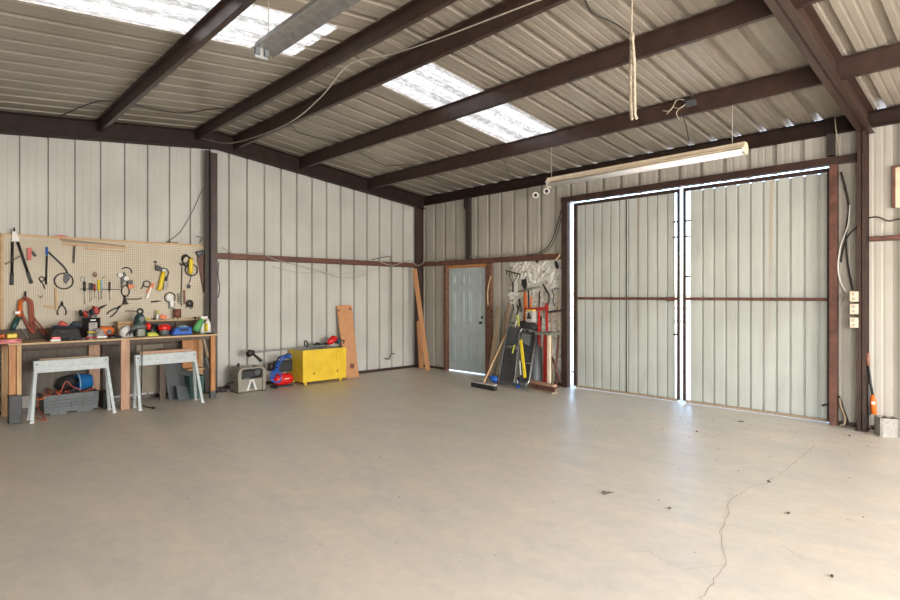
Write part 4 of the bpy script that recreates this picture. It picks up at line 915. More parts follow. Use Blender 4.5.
# ================================================================ sawhorses
def sawhorse(label, y0, y1, xc):
    r = thing('sawhorse', label, 'sawhorse', (xc, (y0+y1)/2, 0), 'folding metal sawhorses')
    m = MB()
    MB().box(xc+.02, xc+.035, y0, y1, .64, .72).build('beam_plate', M_PAINTW, r, bev=.002); MB().box(xc-.035, xc-.02, y0, y1, .60, .72).build('beam_plate', M_PAINTW, r, bev=.002)
    MB().hexa([(xc+.022, y0, .575), (xc+.05, y0, .575), (xc+.05, y1, .575), (xc+.022, y1, .575), (xc+.022, y0, .64), (xc+.04, y0, .64), (xc+.04, y1, .64), (xc+.022, y1, .64)]).build('lower_rail', M_PAINTW, r, bev=.002)
    for s, y in ((-1, y0+.02), (1, y1-.02)):
        for f in (-1, 1):
            lg = MB().bar((xc+f*.03, y, .63), (xc+(.17 if f > 0 else -.09), y+s*.055*(0 if (s < 0 and xc > .72) else 1), .012), .036, .020, (0, 1, 0)).build('leg', M_PAINTW, r, bev=.002)
            MB().cbox((xc+(.17 if f > 0 else -.09), y+s*.055*(0 if (s < 0 and xc > .72) else 1), .008), .05, .045, .014).build('foot', M_WHITE, lg)
        for f in (-1, 1): MB().cyl((xc+f*.033, y+s*-.01, .68), (xc+f*.045, y-s*.01, .68), .008).build('bolt', M_DARKST, r)
    return r
s1 = sawhorse('white metal sawhorse standing over the grey crate', -6.83, -6.035, .69)
MB().box(.665, .705, -6.77, -6.15, .722, .745).build('top_board', M_OLDWOOD, s1)
s2 = sawhorse('white metal sawhorse under the bench end with a timber strip on it', -5.735, -4.945, .76)
one('timber_strip', 'short timber strip lying on the sawhorse nearer the column', 'board', MB().box(.72, .77, -5.67, -4.99, .722, .762), M_PINKWOOD, bev=.002)
# crate with bucket and cords
cr = thing('storage_crate', 'grey slatted plastic crate full of cords under the sawhorse', 'crate', (.32, -6.38, 0))
y0, y1, x0, x1 = -6.70, -6.09, .08, .48
tub('shell', y0, y1, x0, x1, .02, .25, .012, M_GREY, cr, .01)
m = MB()
for k in range(5):
    y = y0+.04+k*(y1-y0-.08)/4
    MB().box(x1-.006, x1+.008, y-.006, y+.006, .05, .24).build('rib', M_GREY, cr)
for z in (.09, .13, .17): MB().box(x1-.008, x1+.005, y0+.03, y1-.03, z, z+.012).build('slat', M_DGREY, cr)
MB().box(x0-.008, x1+.01, y0-.01, y1+.01, .235, .252).build('rim', M_GREY, cr, bev=.003) if False else None
for yc_ in (y0+.16, y1-.16): MB().box(x1-.10, x1-.01, yc_-.09, yc_+.09, .0, .025).build('foot', M_GREY, cr)
r = thing('plastic_bucket', 'blue bucket lying on its side on top of the grey crate', 'bucket', (.3, -6.3, .25))
n = 22; ax0 = V(.34, -6.36, .37); ax1 = V(.30, -6.16, .35)
ax0, ax1 = PX(77, 382.5, .30), PX(91, 380.5, .28)
d = (ax1-ax0).normalized(); u, v_ = basis(d)
def rev(rings):
    vs = [c+u*rr*math.cos(2*PI*k/n)+v_*rr*math.sin(2*PI*k/n) for c, rr in rings for k in range(n)]
    return vs, [[i*n+k, i*n+(k+1) % n, (i+1)*n+(k+1) % n, (i+1)*n+k] for i in range(len(rings)-1) for k in range(n)]
vs, fs = rev([(ax0, .118), (ax1, .088), (ax1-d*.006, .082), (ax0, .112)]); fs += [[n+k for k in range(n)]]
m = MB(); m.add(vs, fs, True); m.add([ax1-d*.006+u*.082*math.cos(2*PI*k/n)+v_*.082*math.sin(2*PI*k/n) for k in range(n)], [list(range(n))]); m.build('pail', M_BLUEB, r)
vs, fs = rev([(ax0-d*.004, .126), (ax0+d*.012, .126), (ax0+d*.012, .115), (ax0-d*.004, .115), (ax0-d*.004, .126)]); MB().add(vs, fs, True).build('rim', M_LBLUE, r)
one('dark_sack', 'black slumped sack on the crate beside the mouth of the blue bucket', 'bag', MB().loft([PX(58, 389, .22), PX(63, 384, .22), PX(70, 382, .22), PX(75, 384, .22)], [.05, .09, .10, .07]), M_BLKR)
rnd = random.Random(5)
r = thing('cord_tangle', 'tangle of orange cords spilling out of the grey crate', 'cord', (.3, -6.5, .2))
for k in range(7):
    yy = -6.62+k*.07; pts = [V(rnd.uniform(.15, .42), yy+rnd.uniform(-.07, .07), .19+rnd.uniform(0, .11)) for _ in range(6)]
    MB().tube(pts, .009).build('cord', [M_CORD, M_ORANGE, M_PINKRED, M_CORD, M_BLK, M_ORANGE, M_CORD][k], r)
MB().tube([V(.44, -6.62, .26), V(.50, -6.72, .22), PX(33, 400, .56), PZ(34, 414, .01), PZ(40, 419, .01), PZ(47, 420, .01)], .007).build('cord', M_ORANGE, r)
MB().tube([V(.44, -6.66, .26), V(.49, -6.75, .2), PX(38, 408, .55), PZ(46, 420, .01)], .007).build('cord', M_CORD, r)
MB().tube([V(.40, -6.52, .22), V(.40, -6.45, .40), V(.40, -6.38, .33), V(.42, -6.28, .27)], .006).build('cord', M_PINKRED, r)
# panels leaning beneath the bench
one('metal_sheet', 'dark grey metal sheet leaning under the bench behind the second sawhorse', 'panel', MB().hexa([(.42, -5.20, 0.0), (.43, -5.20, 0.0), (.40, -4.86, 0.0), (.39, -4.86, 0.0), (.26, -5.24, .62), (.27, -5.24, .62), (.25, -4.88, .62), (.24, -4.88, .62)]), M_DGREY)
one('metal_sheet', 'smaller grey folded sheet on the floor in front of the dark sheet', 'panel', MB().hexa([(.60, -5.13, 0.0), (.61, -5.13, 0.0), (.50, -4.88, 0.0), (.49, -4.88, 0.0), (.54, -5.14, .22), (.55, -5.14, .22), (.45, -4.94, .16), (.44, -4.94, .16)]), M_GREY)
one('plywood_board', 'dark brown upright board under the bench behind the sawhorse', 'board', MB().box(.3, .32, -5.29, -5.21, 0, .75), M_DKWOOD)
bk = thing('plastic_tote', 'black tote on the floor under the end of the bench', 'bin', (.4, -4.84, 0))
tub('body', -4.96, -4.74, .22, .56, .001, .33, .02, M_TEAL, bk); 
one('dark_tool_box', 'dark blocky box behind the crate beside the pink timber leg', 'box', MB().box(.22, .5, -6.05, -5.93, 0, .22), M_BLK, bev=.01)
one('mallet_shaft', 'pale wooden mallet handle hanging off the end of the bench', 'handle', MB().bar(PX(203, 338, .60), PX(208, 357, .60), .035, .03), M_OLDWOOD)
one('hanging_strap', 'pale grey strap hanging below the wooden handle at the bench end', 'strap', MB().tube([PX(206, 357, .58), PX(208, 364, .58), PX(211, 372, .6)], .008), M_GALV)
one('cord_plug', 'small black plug lying on the floor before the second sawhorse', 'plug', MB().cyl(PZ(152, 408, .012), PZ(155, 407.7, .012), .014), M_BLK)

# ================================================================ grey compressor housing
g = thing('compressor_unit', 'taupe plastic compressor housing with white emblem standing against the wall', 'machine', (.45, -4.02, 0))
xa, xb, ya, yb = .26, .60, -4.245, -3.80
prof = [(ya, 0.0), (yb, 0.0), (yb+.005, .28), (yb-.03, .36), (yb-.07, .385), (ya+.07, .385), (ya+.03, .36), (ya-.005, .28)]
# frame shell: two cheeks, base, top bridge
MB().prism([(xa, ya-.0, 0.012), (xa, ya+.05, 0.012), (xa, ya+.05, .33), (xa, ya+.09, .375), (xa, ya+.06, .395), (xa, ya+.01, .36), (xa, ya-.01, .29)], (xb-xa, 0, 0)).build('side_frame', M_TAUPE, g, bev=.006)
MB().prism([(xa, yb-.05, 0.012), (xa, yb, 0.012), (xa, yb+.01, .29), (xa, yb-.01, .36), (xa, yb-.06, .395), (xa, yb-.09, .375), (xa, yb-.05, .33)], (xb-xa, 0, 0)).build('side_frame', M_TAUPE, g, bev=.006)
MB().box(xa+.02, xb-.02, ya+.05, yb-.05, .012, .21).build('lower_body', M_TAUPE, g, bev=.008); lb_ = g.children[-1] if False else [o for o in bpy.data.objects if o.name.startswith('lower_body')][-1]
MB().box(xb-.04, xb-.005, ya+.07, yb-.07, .365, .393).build('top_bar', M_TAUPE, g, bev=.005); MB().box(xa+.005, xa+.04, ya+.07, yb-.07, .365, .393).build('top_bar', M_TAUPE, g, bev=.005)
MB().box(xa+.05, xb-.07, ya+.06, yb-.10, .212, .335).build('motor_block', M_BLK, g, bev=.02)
MB().cyl((xb-.10, yb-.12, .30), (xb-.04, yb-.12, .30), .05).build('pump_head', M_DGREY, g)
MB().cyl((xa+.1, ya+.1, .34), (xa+.1, ya+.1, .44), .02).build('filter_knob', M_BLK, g)
MB().cbox((xb-.05, ya+.14, .225), .06, .12, .03).build('gauge_panel', M_DGREY, g, bev=.004)
for y in (ya+.03, yb-.03): MB().box(xa+.01, xb+.004, y-.03, y+.03, 0, .014).build('foot', M_BLKR, g)
ym = (ya+yb)/2+.0
MB().prism([(xb-.019, ym-.085, .03), (xb-.019, ym-.055, .03), (xb-.019, ym-.012, .17), (xb-.019, ym+.012, .17), (xb-.019, ym+.055, .03), (xb-.019, ym+.085, .03), (xb-.019, ym+.03, .19), (xb-.019, ym-.03, .19)], (.006, 0, 0)).build('emblem', M_WHITE, lb_)
MB().prism([(xb-.019, ym-.03, .05), (xb-.019, ym+.03, .05), (xb-.019, ym+.008, .15), (xb-.019, ym-.008, .15)], (.004, 0, 0)).build('emblem_centre', M_GREY, lb_)
one('compressor_cable', 'thick black cord curling on the floor beside the taupe machine', 'cord', MB().tube([V(.44, -4.24, .16), V(.42, -4.33, .15), V(.40, -4.42, .08), V(.36, -4.50, .02), V(.26, -4.58, .014)], .012).tube([V(.3, -4.3, .014), V(.26, -4.4, .014), V(.2, -4.5, .014)], .012), M_BLKR)
# red tank compressor with blue hose
k = thing('air_compressor', 'small air compressor with red lying tank beside the yellow cabinet', 'compressor', (.40, -3.40, 0))
tk = MB().loft([V(.40, -3.585, .12), V(.40, -3.57, .12), V(.40, -3.53, .12), V(.40, -3.47, .12), V(.40, -3.33, .12), V(.40, -3.27, .12), V(.40, -3.235, .12), V(.40, -3.225, .12)], [.02, .055, .085, .10, .10, .085, .05, .02], n=24).build('tank', M_REDP, k)
MB().box(.497, .503, -3.42, -3.34, .13, .142).build('label_strip', M_WHITE, tk)
MB().box(.22, .40, -3.50, -3.22, .235, .42).build('motor_cover', M_BLK, k, bev=.02); MB().cyl((.33, -3.58, .27), (.33, -3.58, .40), .05).build('pump', M_DARKST, k)
MB().tube([(.38, -3.50, .42), (.38, -3.45, .49), (.38, -3.28, .49), (.38, -3.24, .42)], .013).build('handle', M_BLK, k)
MB().cyl((.42, -3.63, .02), (.58, -3.60, .02), .018).build('foot_bar', M_BLK, k); MB().box(.3, .33, -3.56, -3.26, 0, .04).build('foot_bar', M_BLKR, k); MB().box(.45, .48, -3.56, -3.26, 0, .03).build('foot_bar', M_BLKR, k)
h = thing('air_hose', 'bright blue coiled air hose draped over the red tank compressor', 'hose', (.42, -3.55, .1))
m = MB(); pts = []
pa = [V(.46, -3.62, .16), V(.46, -3.55, .30), V(.45, -3.50, .42), V(.44, -3.38, .50), V(.43, -3.27, .50)]
pp = smooth_pts(pa, 40); N = len(pp)
for i, c in enumerate(pp):
    d = (pp[min(i+1, N-1)]-pp[max(i-1, 0)]).normalized(); a_, b_ = basis(d); t = i*.62; pts.append(c+a_*math.cos(t)*.035+b_*math.sin(t)*.035)
m.loft(pts, [.0085]*len(pts), 6).build('coil', M_BLUE, h)
m = MB(); pts = [V(.46, -3.58+.09*math.cos(t*.8)+.01*t/6, .19+.10*math.sin(t*.8)) + V(.004*t, 0, 0) for t in range(0, 16)]
m.tube(pts, .009, k=3).build('loose_loops', M_BLUE, h)
# yellow cabinet
c = thing('yellow_cabinet', 'bright yellow steel cabinet box on short feet against the gable wall', 'cabinet', (.37, -2.70, 0))
ca, cb, cy0, cy1, cz0, cz1 = .075, .585, -3.13, -2.275, .05, .597
MB().box(ca, cb-.012, cy0, cy1, cz0, cz1-.012).build('body', M_YEL, c, bev=.004)
fp = MB().box(cb-.011, cb, cy0, cy1, cz0, cz1-.004).build('front_panel', M_YEL, c, bev=.003)
MB().box(ca+.01, cb-.02, cy0+.01, cy1-.01, cz1-.011, cz1-.006).build('top_sheet', M_GALV, c)
for y in (-2.93, -2.46): MB().box(cb-.001, cb+.010, y-.018, y+.018, .17, cz1-.05).build('channel', M_YEL, fp, bev=.004)
for y in (-2.93, -2.46): MB().cyl((cb+.010, y, .19), (cb+.016, y, .19), .014).build('bolt', M_DARKST, fp)
MB().tube([(cb+.001, -2.78, .36), (cb+.008, -2.74, .355), (cb+.008, -2.66, .37), (cb+.001, -2.62, .365)], .005).build('raised_mark', M_YEL, fp)
for x in (ca+.05, cb-.06):
    for y in (cy0+.07, cy1-.09): MB().box(x-.02, x+.02, y-.02, y+.02, 0, cz0).build('foot', M_YEL, c)
# string trimmer lying over everything
t = thing('string_trimmer', 'long string trimmer lying across the yellow cabinet, red engine at one end', 'trimmer', (.35, -2.5, .6))
A = PX(251, 352.5, .34); E_ = PX(333, 343.5, .33)
MB().tube([A, PX(285, 349.3, .34), PX(310, 346.5, .34), E_], .012).build('shaft', M_GALV, t)
MB().loft([PX(247.5, 355, .36), PX(250, 353, .35), PX(254, 352, .34)], [.045, .06, .03]).build('gear_head', M_DARKST, t)
MB().loft([PX(253, 354, .36), PX(259, 359, .4), PX(261.5, 361.5, .42)], [.018, .024, .03]).build('spool', M_DARKST, t)
MB().ring(PX(306, 344, .34), (0, 1, .15), .055, .012).build('loop_handle', M_BLK, t)
MB().loft([PX(314, 345, .33), PX(317, 344, .33), PX(320, 344.5, .33)], [.02, .035, .02]).build('clamp', M_BLK, t); MB().cyl(PX(319, 344.5, .33), PX(328, 343.5, .33), .022).build('grip', M_BLK, t)
MB().loft([PX(327.5, 344, .33), PX(330, 341.5, .33), PX(334, 338.5, .33), PX(336.5, 337.5, .33)], [.03, .06, .065, .03]).build('engine_cover', M_REDP, t)
MB().cbox(PX(338, 341, .33), .12, .08, .10).build('engine', M_NAVY, t, bev=.02); MB().tube([PX(340, 341, .33), PX(344, 340.5, .33), PX(343.5, 343.5, .33)], .012).build('bracket', M_BLK, t)
MB().tube([PX(310, 348, .40), PX(322, 347.5, .40), PX(326, 345.5, .38), PX(328, 343, .36)], .006).build('throttle_cable', M_BLK, t)
# leaning boards
r = one('leaning_board', 'wide tan board with dark knots leaning on the wall behind the yellow cabinet', 'board', MB().prism([PX(336.2, 306, .05), PX(345, 305, .05), PX(351.5, 305.5, .05), PX(358.5, 378, .36), PX(357.5, 379.5, .37), PX(348, 379.5, .37), PX(345.5, 377, .36)], (.018, 0, .003)), M_TANB, bev=.002)
#kn = MB().cyl(PX(350, 309, .078), PX(350, 309, .083), .024).cyl(PX(338.5, 310, .085), PX(338.5, 310, .09), .02).cyl(PX(352, 366, .345), PX(352, 366, .35), .05)
for a, b, x, rr in ((350, 309, .083, .026), (338.5, 310.5, .092, .022), (352, 366, .335, .05)):
    o = MB().cyl(PX(a, b, x), PX(a, b, x)+V(.006, 0, .001), rr, n=12).build('knot', M_CORK, None); o.parent = r; o.data.transform(Matrix.Translation(-r.location))
one('leaning_board', 'tall tan timber leaning into the corner column, the longer of two', 'board', MB().bar(PX(414.5, 269, .22), PZ(428, 371, .01)+V(0, 0, .01), .09, .035, (1, .3, 0)), M_TANB, bev=.002)
one('leaning_board', 'shorter tan timber standing behind the tall one in the corner', 'board', MB().bar(PX(419, 321, .22), PZ(421.5, 368.5, .01), .10, .03, (1, .3, 0)), M_TANB, bev=.002)
rr_ = thing('wire_rod', 'thin hooked steel rod hanging from the girt on the gable wall', 'rod', PX(391, 357, .10))
MB().cyl(PX(391, 256, .1), PX(391.2, 353, .1), .011).build('rod', M_OLIVE, rr_)
MB().tube([PX(385.5, 358.5, .1), PX(389, 359, .1), PX(391, 354, .1), PX(394.5, 354, .1)], .011).build('hook', M_DARKST, rr_)
MB().tube([PX(391, 256, .1), PX(382, 257.5, .1), PX(372, 260, .1)], .006).build('upper_wire', M_DARKST, rr_)

# ================================================================ torn insulation and hung tools between the doors
m = MB(); rnd = random.Random(3); nx, nz = 26, 40; vs = []
for j in range(nz+1):
    for i in range(nx+1):
        x = 2.55+(3.63-2.55)*i/nx; z = .30+(2.12-.30)*j/nz
        e = min(i, nx-i)
        if i == 0: x += rnd.uniform(-.12, .05)
        if j == 0: z += rnd.uniform(-.15, .06)
        vs.append((x+rnd.uniform(-.01, .01), -.012-rnd.uniform(0, .022), z))
m.add(vs, [[j*(nx+1)+i, j*(nx+1)+i+1, (j+1)*(nx+1)+i+1, (j+1)*(nx+1)+i] for j in range(nz) for i in range(nx)])
ins = one('insulation_sheet', 'torn crinkled white insulation sheet on the wall behind the hung tools', 'insulation', m, M_INS)
sm_ = ins.modifiers.new('s', 'SOLIDIFY'); sm_.thickness = .004
T = 'tools hung between the doors'
def Q(a, b, y=-.07): return PY(a, b, y)
r = thing('garden_rake', 'rusty rake head hung tines up on the insulation', 'rake', Q(513, 292), T)
MB().bar(Q(506, 270.5), Q(521, 274.5), .02, .02).build('head_bar', M_DARKST, r)
for k in range(6): MB().cyl(Q(507+k*2.6, 271+k*.7), Q(506.5+k*2.6, 274.5+k*.6), .006).build('tine', M_DARKST, r)
MB().tube([Q(509, 275), Q(512, 281), Q(513, 284)], .007).tube([Q(517, 276), Q(514, 281), Q(513, 284)], .007).build('brace', M_DARKST, r); MB().cyl(Q(513, 283), Q(513, 292), .014).build('socket', M_DARKST, r)
r = thing('spade', 'black bladed spade with orange shaft hung on the insulation', 'spade', Q(525, 320), T)
flat_ = lambda pl, y=-.07, t=.015: MB().prism([PY(a, b, y) for a, b in pl], (0, -t, 0))
flat_([(522, 279.5), (526.5, 279), (527, 285), (526, 289), (524.5, 290), (522, 285)]).build('blade', M_BLK, r); MB().cyl(Q(524.8, 289), Q(525, 325), .022).build('shaft', M_ORANGE, r)
r = thing('pickaxe', 'pickaxe with long weathered head hung across the orange shaft', 'pickaxe', Q(528, 291), T)
MB().loft([Q(518.5, 291.5, -.11), Q(524, 290.5, -.11), Q(530, 289, -.11), Q(540, 286.5, -.11)], [.012, .022, .026, .014]).build('head', M_OLIVE, r); MB().cyl(Q(528.5, 290, -.10), Q(529, 318, -.10), .014).build('handle', M_DARKST, r)
r = thing('sickle', 'dark curved sickle hung near the sheet door jamb', 'sickle', Q(548, 308), T)
MB().tube([Q(543, 284), Q(545.5, 289), Q(548.5, 294), Q(549, 300), Q(547.5, 306)], .017).build('blade', M_DARKST, r); MB().cyl(Q(547.5, 306), Q(547, 318), .016).build('handle', M_OLDWOOD, r)
r = thing('garden_hoe', 'grey hoe with curved neck hung closest to the sheet door jamb', 'hoe', Q(558, 320), T)
MB().tube([Q(554.5, 290), Q(556, 288.5), Q(558.5, 289), Q(559.5, 292)], .014).build('neck', M_GALV, r); MB().cyl(Q(559, 292), Q(557, 330), .013).build('shaft', M_OLDWOOD, r)
one('black_glove', 'black glove shape hung high beside the jamb of the sheet doors', 'glove', flat_([(555, 261), (557, 261), (559, 267), (558, 269), (556, 267)], -.05, .02), M_BLK, T)
one('black_tag', 'small black lump on the insulation just under the girt', 'clip', flat_([(536, 260), (538.5, 259.5), (539, 262), (536.5, 263)], -.05, .02), M_BLK, T)
one('wood_scrap', 'yellowish wood scrap lying on the girt beside the sheet door jamb', 'wood', MB().bar(PY(543, 254.5, -.06), PY(561, 254, -.06), .03, .03), M_PINE)
one('wood_scrap', 'pale forked stick tipped off the girt at the jamb', 'wood', MB().tube([PY(560, 254, -.12), PY(558, 257.5, -.12), PY(555, 260, -.12)], .013), M_PINEY)
one('pruning_shears', 'black handled shears hung left of the spade', 'shears', MB().tube([Q(519, 299), Q(519.5, 305), Q(517.5, 312)], .012).tube([Q(520, 299), Q(520.5, 305), Q(521.5, 311)], .012), M_BLK, T)
for k, (a, b, nm) in enumerate(((508.5, 303, 'lowest'), (512.5, 304, 'middle'), (517, 305, 'highest'))):
    one('hand_fork', nm+' of three dark small forks hung over the broom handles', 'hand fork', MB().tube([Q(a, b), Q(a+1, b+5), Q(a-.5, b+10)], .011), M_DARKST, T)
one('steel_bar_tool', 'dark upright bar hung between the pickaxe and the sickle', 'bar', MB().bar(Q(539.5, 291, -.06), Q(539, 306, -.06), .02, .015), M_DARKST, T)
one('chain_hook', 'dark cluster of hooks hung right of the sickle', 'hook', MB().tube([Q(552, 290), Q(554, 296), Q(553, 301), Q(555, 306)], .01), M_DARKST, T)
# red wall rack
r = thing('wall_rack', 'red and orange steel rack against the insulation', 'rack', PY(535, 330, -.15))
MB().bar(PY(525.5, 309.5, -.15), PY(548, 308.5, -.15), .04, .055).build('cross_bar', M_RED, r); MB().bar(PY(526, 295, -.15), PY(526.5, 312, -.15), .022, .02).build('upright', M_ORANGE, r)
MB().bar(PY(531.5, 297, -.15), PY(530.5, 308, -.15), .018, .02).build('upright', M_ORANGE, r); MB().bar(PY(546.5, 303, -.15), PY(547, 331, -.15), .035, .03).build('upright', M_RED, r)
MB().bar(PY(539, 311, -.15), PY(539.5, 331, -.15), .03, .02).build('upright', M_REDP, r)
MB().bar(PY(548, 312, -.12), PY(562, 310.5, -.12), .04, .03).build('shelf_arm', M_DARKST, r)
# vise stand / anvil plate on posts
r = thing('tool_stand', 'grey topped steel work stand with red and cream posts beside the jamb', 'stand', PZ(547, 386, 0))
MB().hexa([PY(536, 334.5, -.45), PY(550, 335.5, -.45), PY(560, 334, -.12), PY(546, 333, -.12), PY(536, 332.5, -.45), PY(550, 333, -.45), PY(560, 332, -.12), PY(546, 331, -.12)]).build('top_plate', M_OLIVE, r)
MB().bar(PY(549.2, 335, -.40), PY(549.2, 383, -.40), .045, .045, (1, 0, 0)).build('post', M_CREAM, r); MB().bar(PY(545.3, 335, -.35), PY(545, 382, -.35), .05, .04, (1, 0, 0)).build('post', M_RED, r)
MB().cyl(PY(551.5, 356, -.25), PY(560.5, 382, -.25), .016).build('brace', M_REDOX, r)
MB().box(3.5, 3.72, -.5, -.2, 0, .02).build('base_plate', M_RUST, r)
r = thing('steel_rail', 'rusty steel rail section lying on the floor by the work stand', 'rail', (3.75, -.62, 0))
p0, p1 = V(3.28, -.55, .0), V(3.98, -.70, .0)
MB().bar(p0+V(0, 0, .012), p1+V(0, 0, .012), .13, .02, (0, 1, 0)).build('foot_flange', M_OLDWOOD, r); MB().bar(p0+V(0, 0, .065), p1+V(0, 0, .065), .02, .09, (0, 1, 0)).build('web', M_RUST, r); MB().bar(p0+V(0, 0, .12), p1+V(0, 0, .12), .08, .035, (0, 1, 0)).build('head', M_PINKWOOD, r)
# push broom
r = thing('push_broom', 'wide push broom with black bristles leaning near the blue-grey door', 'broom', PZ(484, 386, 0))
p0, p1 = PZ(472.5, 386.5, .0), PZ(495.5, 391, .0)
MB().bar(p0+V(0, 0, .038), p1+V(0, 0, .038), .07, .075, (0, 1, 0)).build('bristles', M_BLKR, r); MB().bar(p0+V(0, .0, .09), p1+V(0, 0, .09), .065, .028, (0, 1, 0)).build('head_block', M_RAG, r)
MB().cyl((p0+p1)/2+V(0, 0, .10), PY(509.5, 326, -.20), .014).build('handle', M_PINE, r)
# wooden sticks / handles leaning
HS = [((490, 376), (498.8, 307), .05, M_OLDWOOD, 'widest grey-brown slat leaning nearest the rusty post'), ((496, 379), (505.5, 312), .028, M_OLDWOOD, 'slim weathered handle leaning second from the rusty post'),
      ((501, 382), (509.5, 302), .030, M_PINKWOOD, 'brown handle leaning just before the black creeper'), ((494, 377), (510.5, 305), .026, M_OLDWOOD, 'slanted weathered handle crossing the others'), ((499, 380), (513, 309), .024, M_OLIVE, 'dull green-grey handle leaning farthest over')]
for k, (b_, t_, wd_, mt, nm) in enumerate(HS):
    q0 = PY(b_[0], b_[1], -.55+.05*k); q0.z = max(q0.z, .015); q1 = PY(t_[0], t_[1], -.10-.01*k)
    o = MB()
    if k == 0: o.bar(q0, q1, .085, .018, (1, 0, 0))
    else: o.cyl(q0, q1, wd_/2)
    one('leaning_pole', nm, 'handle', o, mt, 'wooden handles leaning on the wall')
one('blue_scoop', 'bright blue plastic scoop on the floor between broom and creeper', 'scoop', MB().loft([PY(489.5, 377, -.75), PY(492, 378, -.75), PY(496, 380, -.75), PY(497, 383, -.75)], [.02, .05, .06, .03]), M_BLUE)
for k, (b_, t_, mt, nm) in enumerate((((553, 382), (551, 312), M_OLDWOOD, 'dark weathered pole standing behind the work stand'), ((556, 383), (558.5, 335), M_REDOX, 'short red-brown pole beside the sheet door jamb'), ((539, 383), (541, 316), M_DARKST, 'near black pole between the dark bag and the red pipe'))):
    q0 = PY(b_[0], b_[1], -.22); q0.z = .014
    one('leaning_pole', nm, 'handle', MB().cyl(q0, PY(t_[0], t_[1], -.07), .014), mt)
# mechanic's creepers standing up
def creeper(label, q, framemat, padmat, yb_, yt_, caster=True):
    """q: outline pixels bottom-left, bottom-right, top-right, top-left"""
    bl, br, tr, tl = PY(*q[0], yb_), PY(*q[1], yb_), PY(*q[2], yt_), PY(*q[3], yt_)
    r = thing('mechanic_creeper', label, 'creeper', (bl+br)/2, 'creepers standing on end')
    ux = (br-bl).normalized(); uz = (tl-bl).normalized(); nn = ux.cross(uz).normalized()
    if nn.y > 0: nn = -nn
    c = lambda s, t_, o=0: bl.lerp(br, s).lerp(tl.lerp(tr, s), t_)+nn*o
    pts = [c(.12, 0), c(.88, 0), c(1, .06), c(1, .9), c(.85, 1), c(.15, 1), c(0, .9), c(0, .06), c(.12, 0)]
    MB().loft(pts, [.014]*9, 8).build('frame', framemat, r)
    return r, c, nn
r, c, nn = creeper('black padded creeper with grey frame standing on end nearest the broom', [(498, 384), (514, 386), (520, 327), (508, 325)], M_GALV, M_SKIN, -.80, -.25)
m = MB().hexa([c(.1, .03, -.02), c(.9, .03, -.02), c(.9, .60, -.02), c(.1, .60, -.02), c(.1, .03, .02), c(.9, .03, .02), c(.9, .60, .02), c(.1, .60, .02)]); m.build('pad', M_SKIN, r, bev=.01)
MB().hexa([c(-.02, .0, -.03), c(1.02, .0, -.03), c(1.02, .05, -.03), c(-.02, .05, -.03), c(-.02, .0, .035), c(1.02, .0, .035), c(1.02, .05, .035), c(-.02, .05, .035)]).build('end_cap', M_DGREY, r, bev=.01)
MB().hexa([c(.12, .66, -.02), c(.88, .66, -.02), c(.88, .97, -.02), c(.12, .97, -.02), c(.15, .66, .04), c(.85, .66, .04), c(.85, .97, .03), c(.15, .97, .03)]).build('headrest', M_DGREY, r, bev=.015)
for s in (.0, 1.0):
    MB().bar(c(s, .1, -.03), c(s, .95, -.03), .03, .02).build('side_rail', M_DGREY, r)
for s, t_ in ((.1, .98), (.9, .98), (.5, .62)): MB().cyl(c(s, t_, -.09), c(s, t_, -.04), .03).build('caster', M_BLK, r)
r, c, nn = creeper('creeper with silver tube frame standing on end, hollow side out', [(516.5, 383), (528.5, 385), (537, 331), (520, 327.5)], M_CHROME, M_SKIN, -.86, -.30)
MB().hexa([c(.12, .02, -.05), c(.95, .02, -.05), c(.98, .95, -.05), c(.1, .97, -.05), c(.12, .02, -.03), c(.95, .02, -.03), c(.98, .95, -.03), c(.1, .97, -.03)]).build('pad_back', M_SKIN, r, bev=.006)
MB().tube([c(0, .40), c(.5, .37, .01), c(1, .38)], .011).build('cross_bar', M_CHROME, r)
MB().cbox(c(.62, -.02, 0)+V(0, .02, 0), .09, .09, .08).build('base_block', M_DGREY, r, bev=.006) 
for s, t_ in ((.05, .02), (.3, .98), (.9, .96)): MB().cyl(c(s, t_, -.06), c(s, t_, -.11), .028).build('caster', M_BLK, r)
one('grey_clipboard', 'pale grey square plate tilted inside the silver framed creeper', 'plate', MB().prism([PY(523, 333, -.50), PY(531, 335, -.50), PY(529.5, 346, -.52), PY(521.5, 341.5, -.52)], (0, -.012, 0)), M_GREY)
one('spirit_level', 'orange-yellow flat bar standing inside the silver framed creeper', 'level', MB().bar(PY(520.8, 340, -.64), PY(525, 377.5, -.84), .045, .02, (1, 0, 0)), M_YEL2)
one('lime_wand', 'bright yellow-green handle poking up above the creepers', 'handle', MB().bar(PY(517.3, 315, -.3), PY(519.3, 326, -.33), .03, .02, (1, 0, 0)), M_LIME)
one('white_rod', 'white pointed rod crossing the yellow-green handle', 'rod', MB().cyl(PY(515, 327, -.34), PY(518.5, 315, -.28), .009), M_WHITE)
one('lime_strip', 'short yellow-green strip low in the black padded creeper', 'handle', MB().bar(PY(514.5, 345, -.62), PY(512.5, 353, -.7), .025, .01, (1, 0, 0)), M_LIME)
one('blue_bottle', 'small blue bottle on the floor between the two creepers', 'bottle', MB().loft([V(3.22, -.66, .001), V(3.22, -.66, .07), V(3.22, -.66, .10), V(3.22, -.66, .13)], [.035, .035, .02, .015]), M_BLUE)
one('white_strip', 'white plastic strip standing left of the yellow bar', 'strip', MB().bar(PY(519.8, 361, -.76), PY(520.8, 375, -.82), .022, .01, (1, 0, 0)), M_WHITE)
r = thing('equipment_box', 'grey-green box with black triangle and yellow top above the silver creeper', 'box', PY(531, 322, -.30))
p = PY(531, 316.5, -.30)
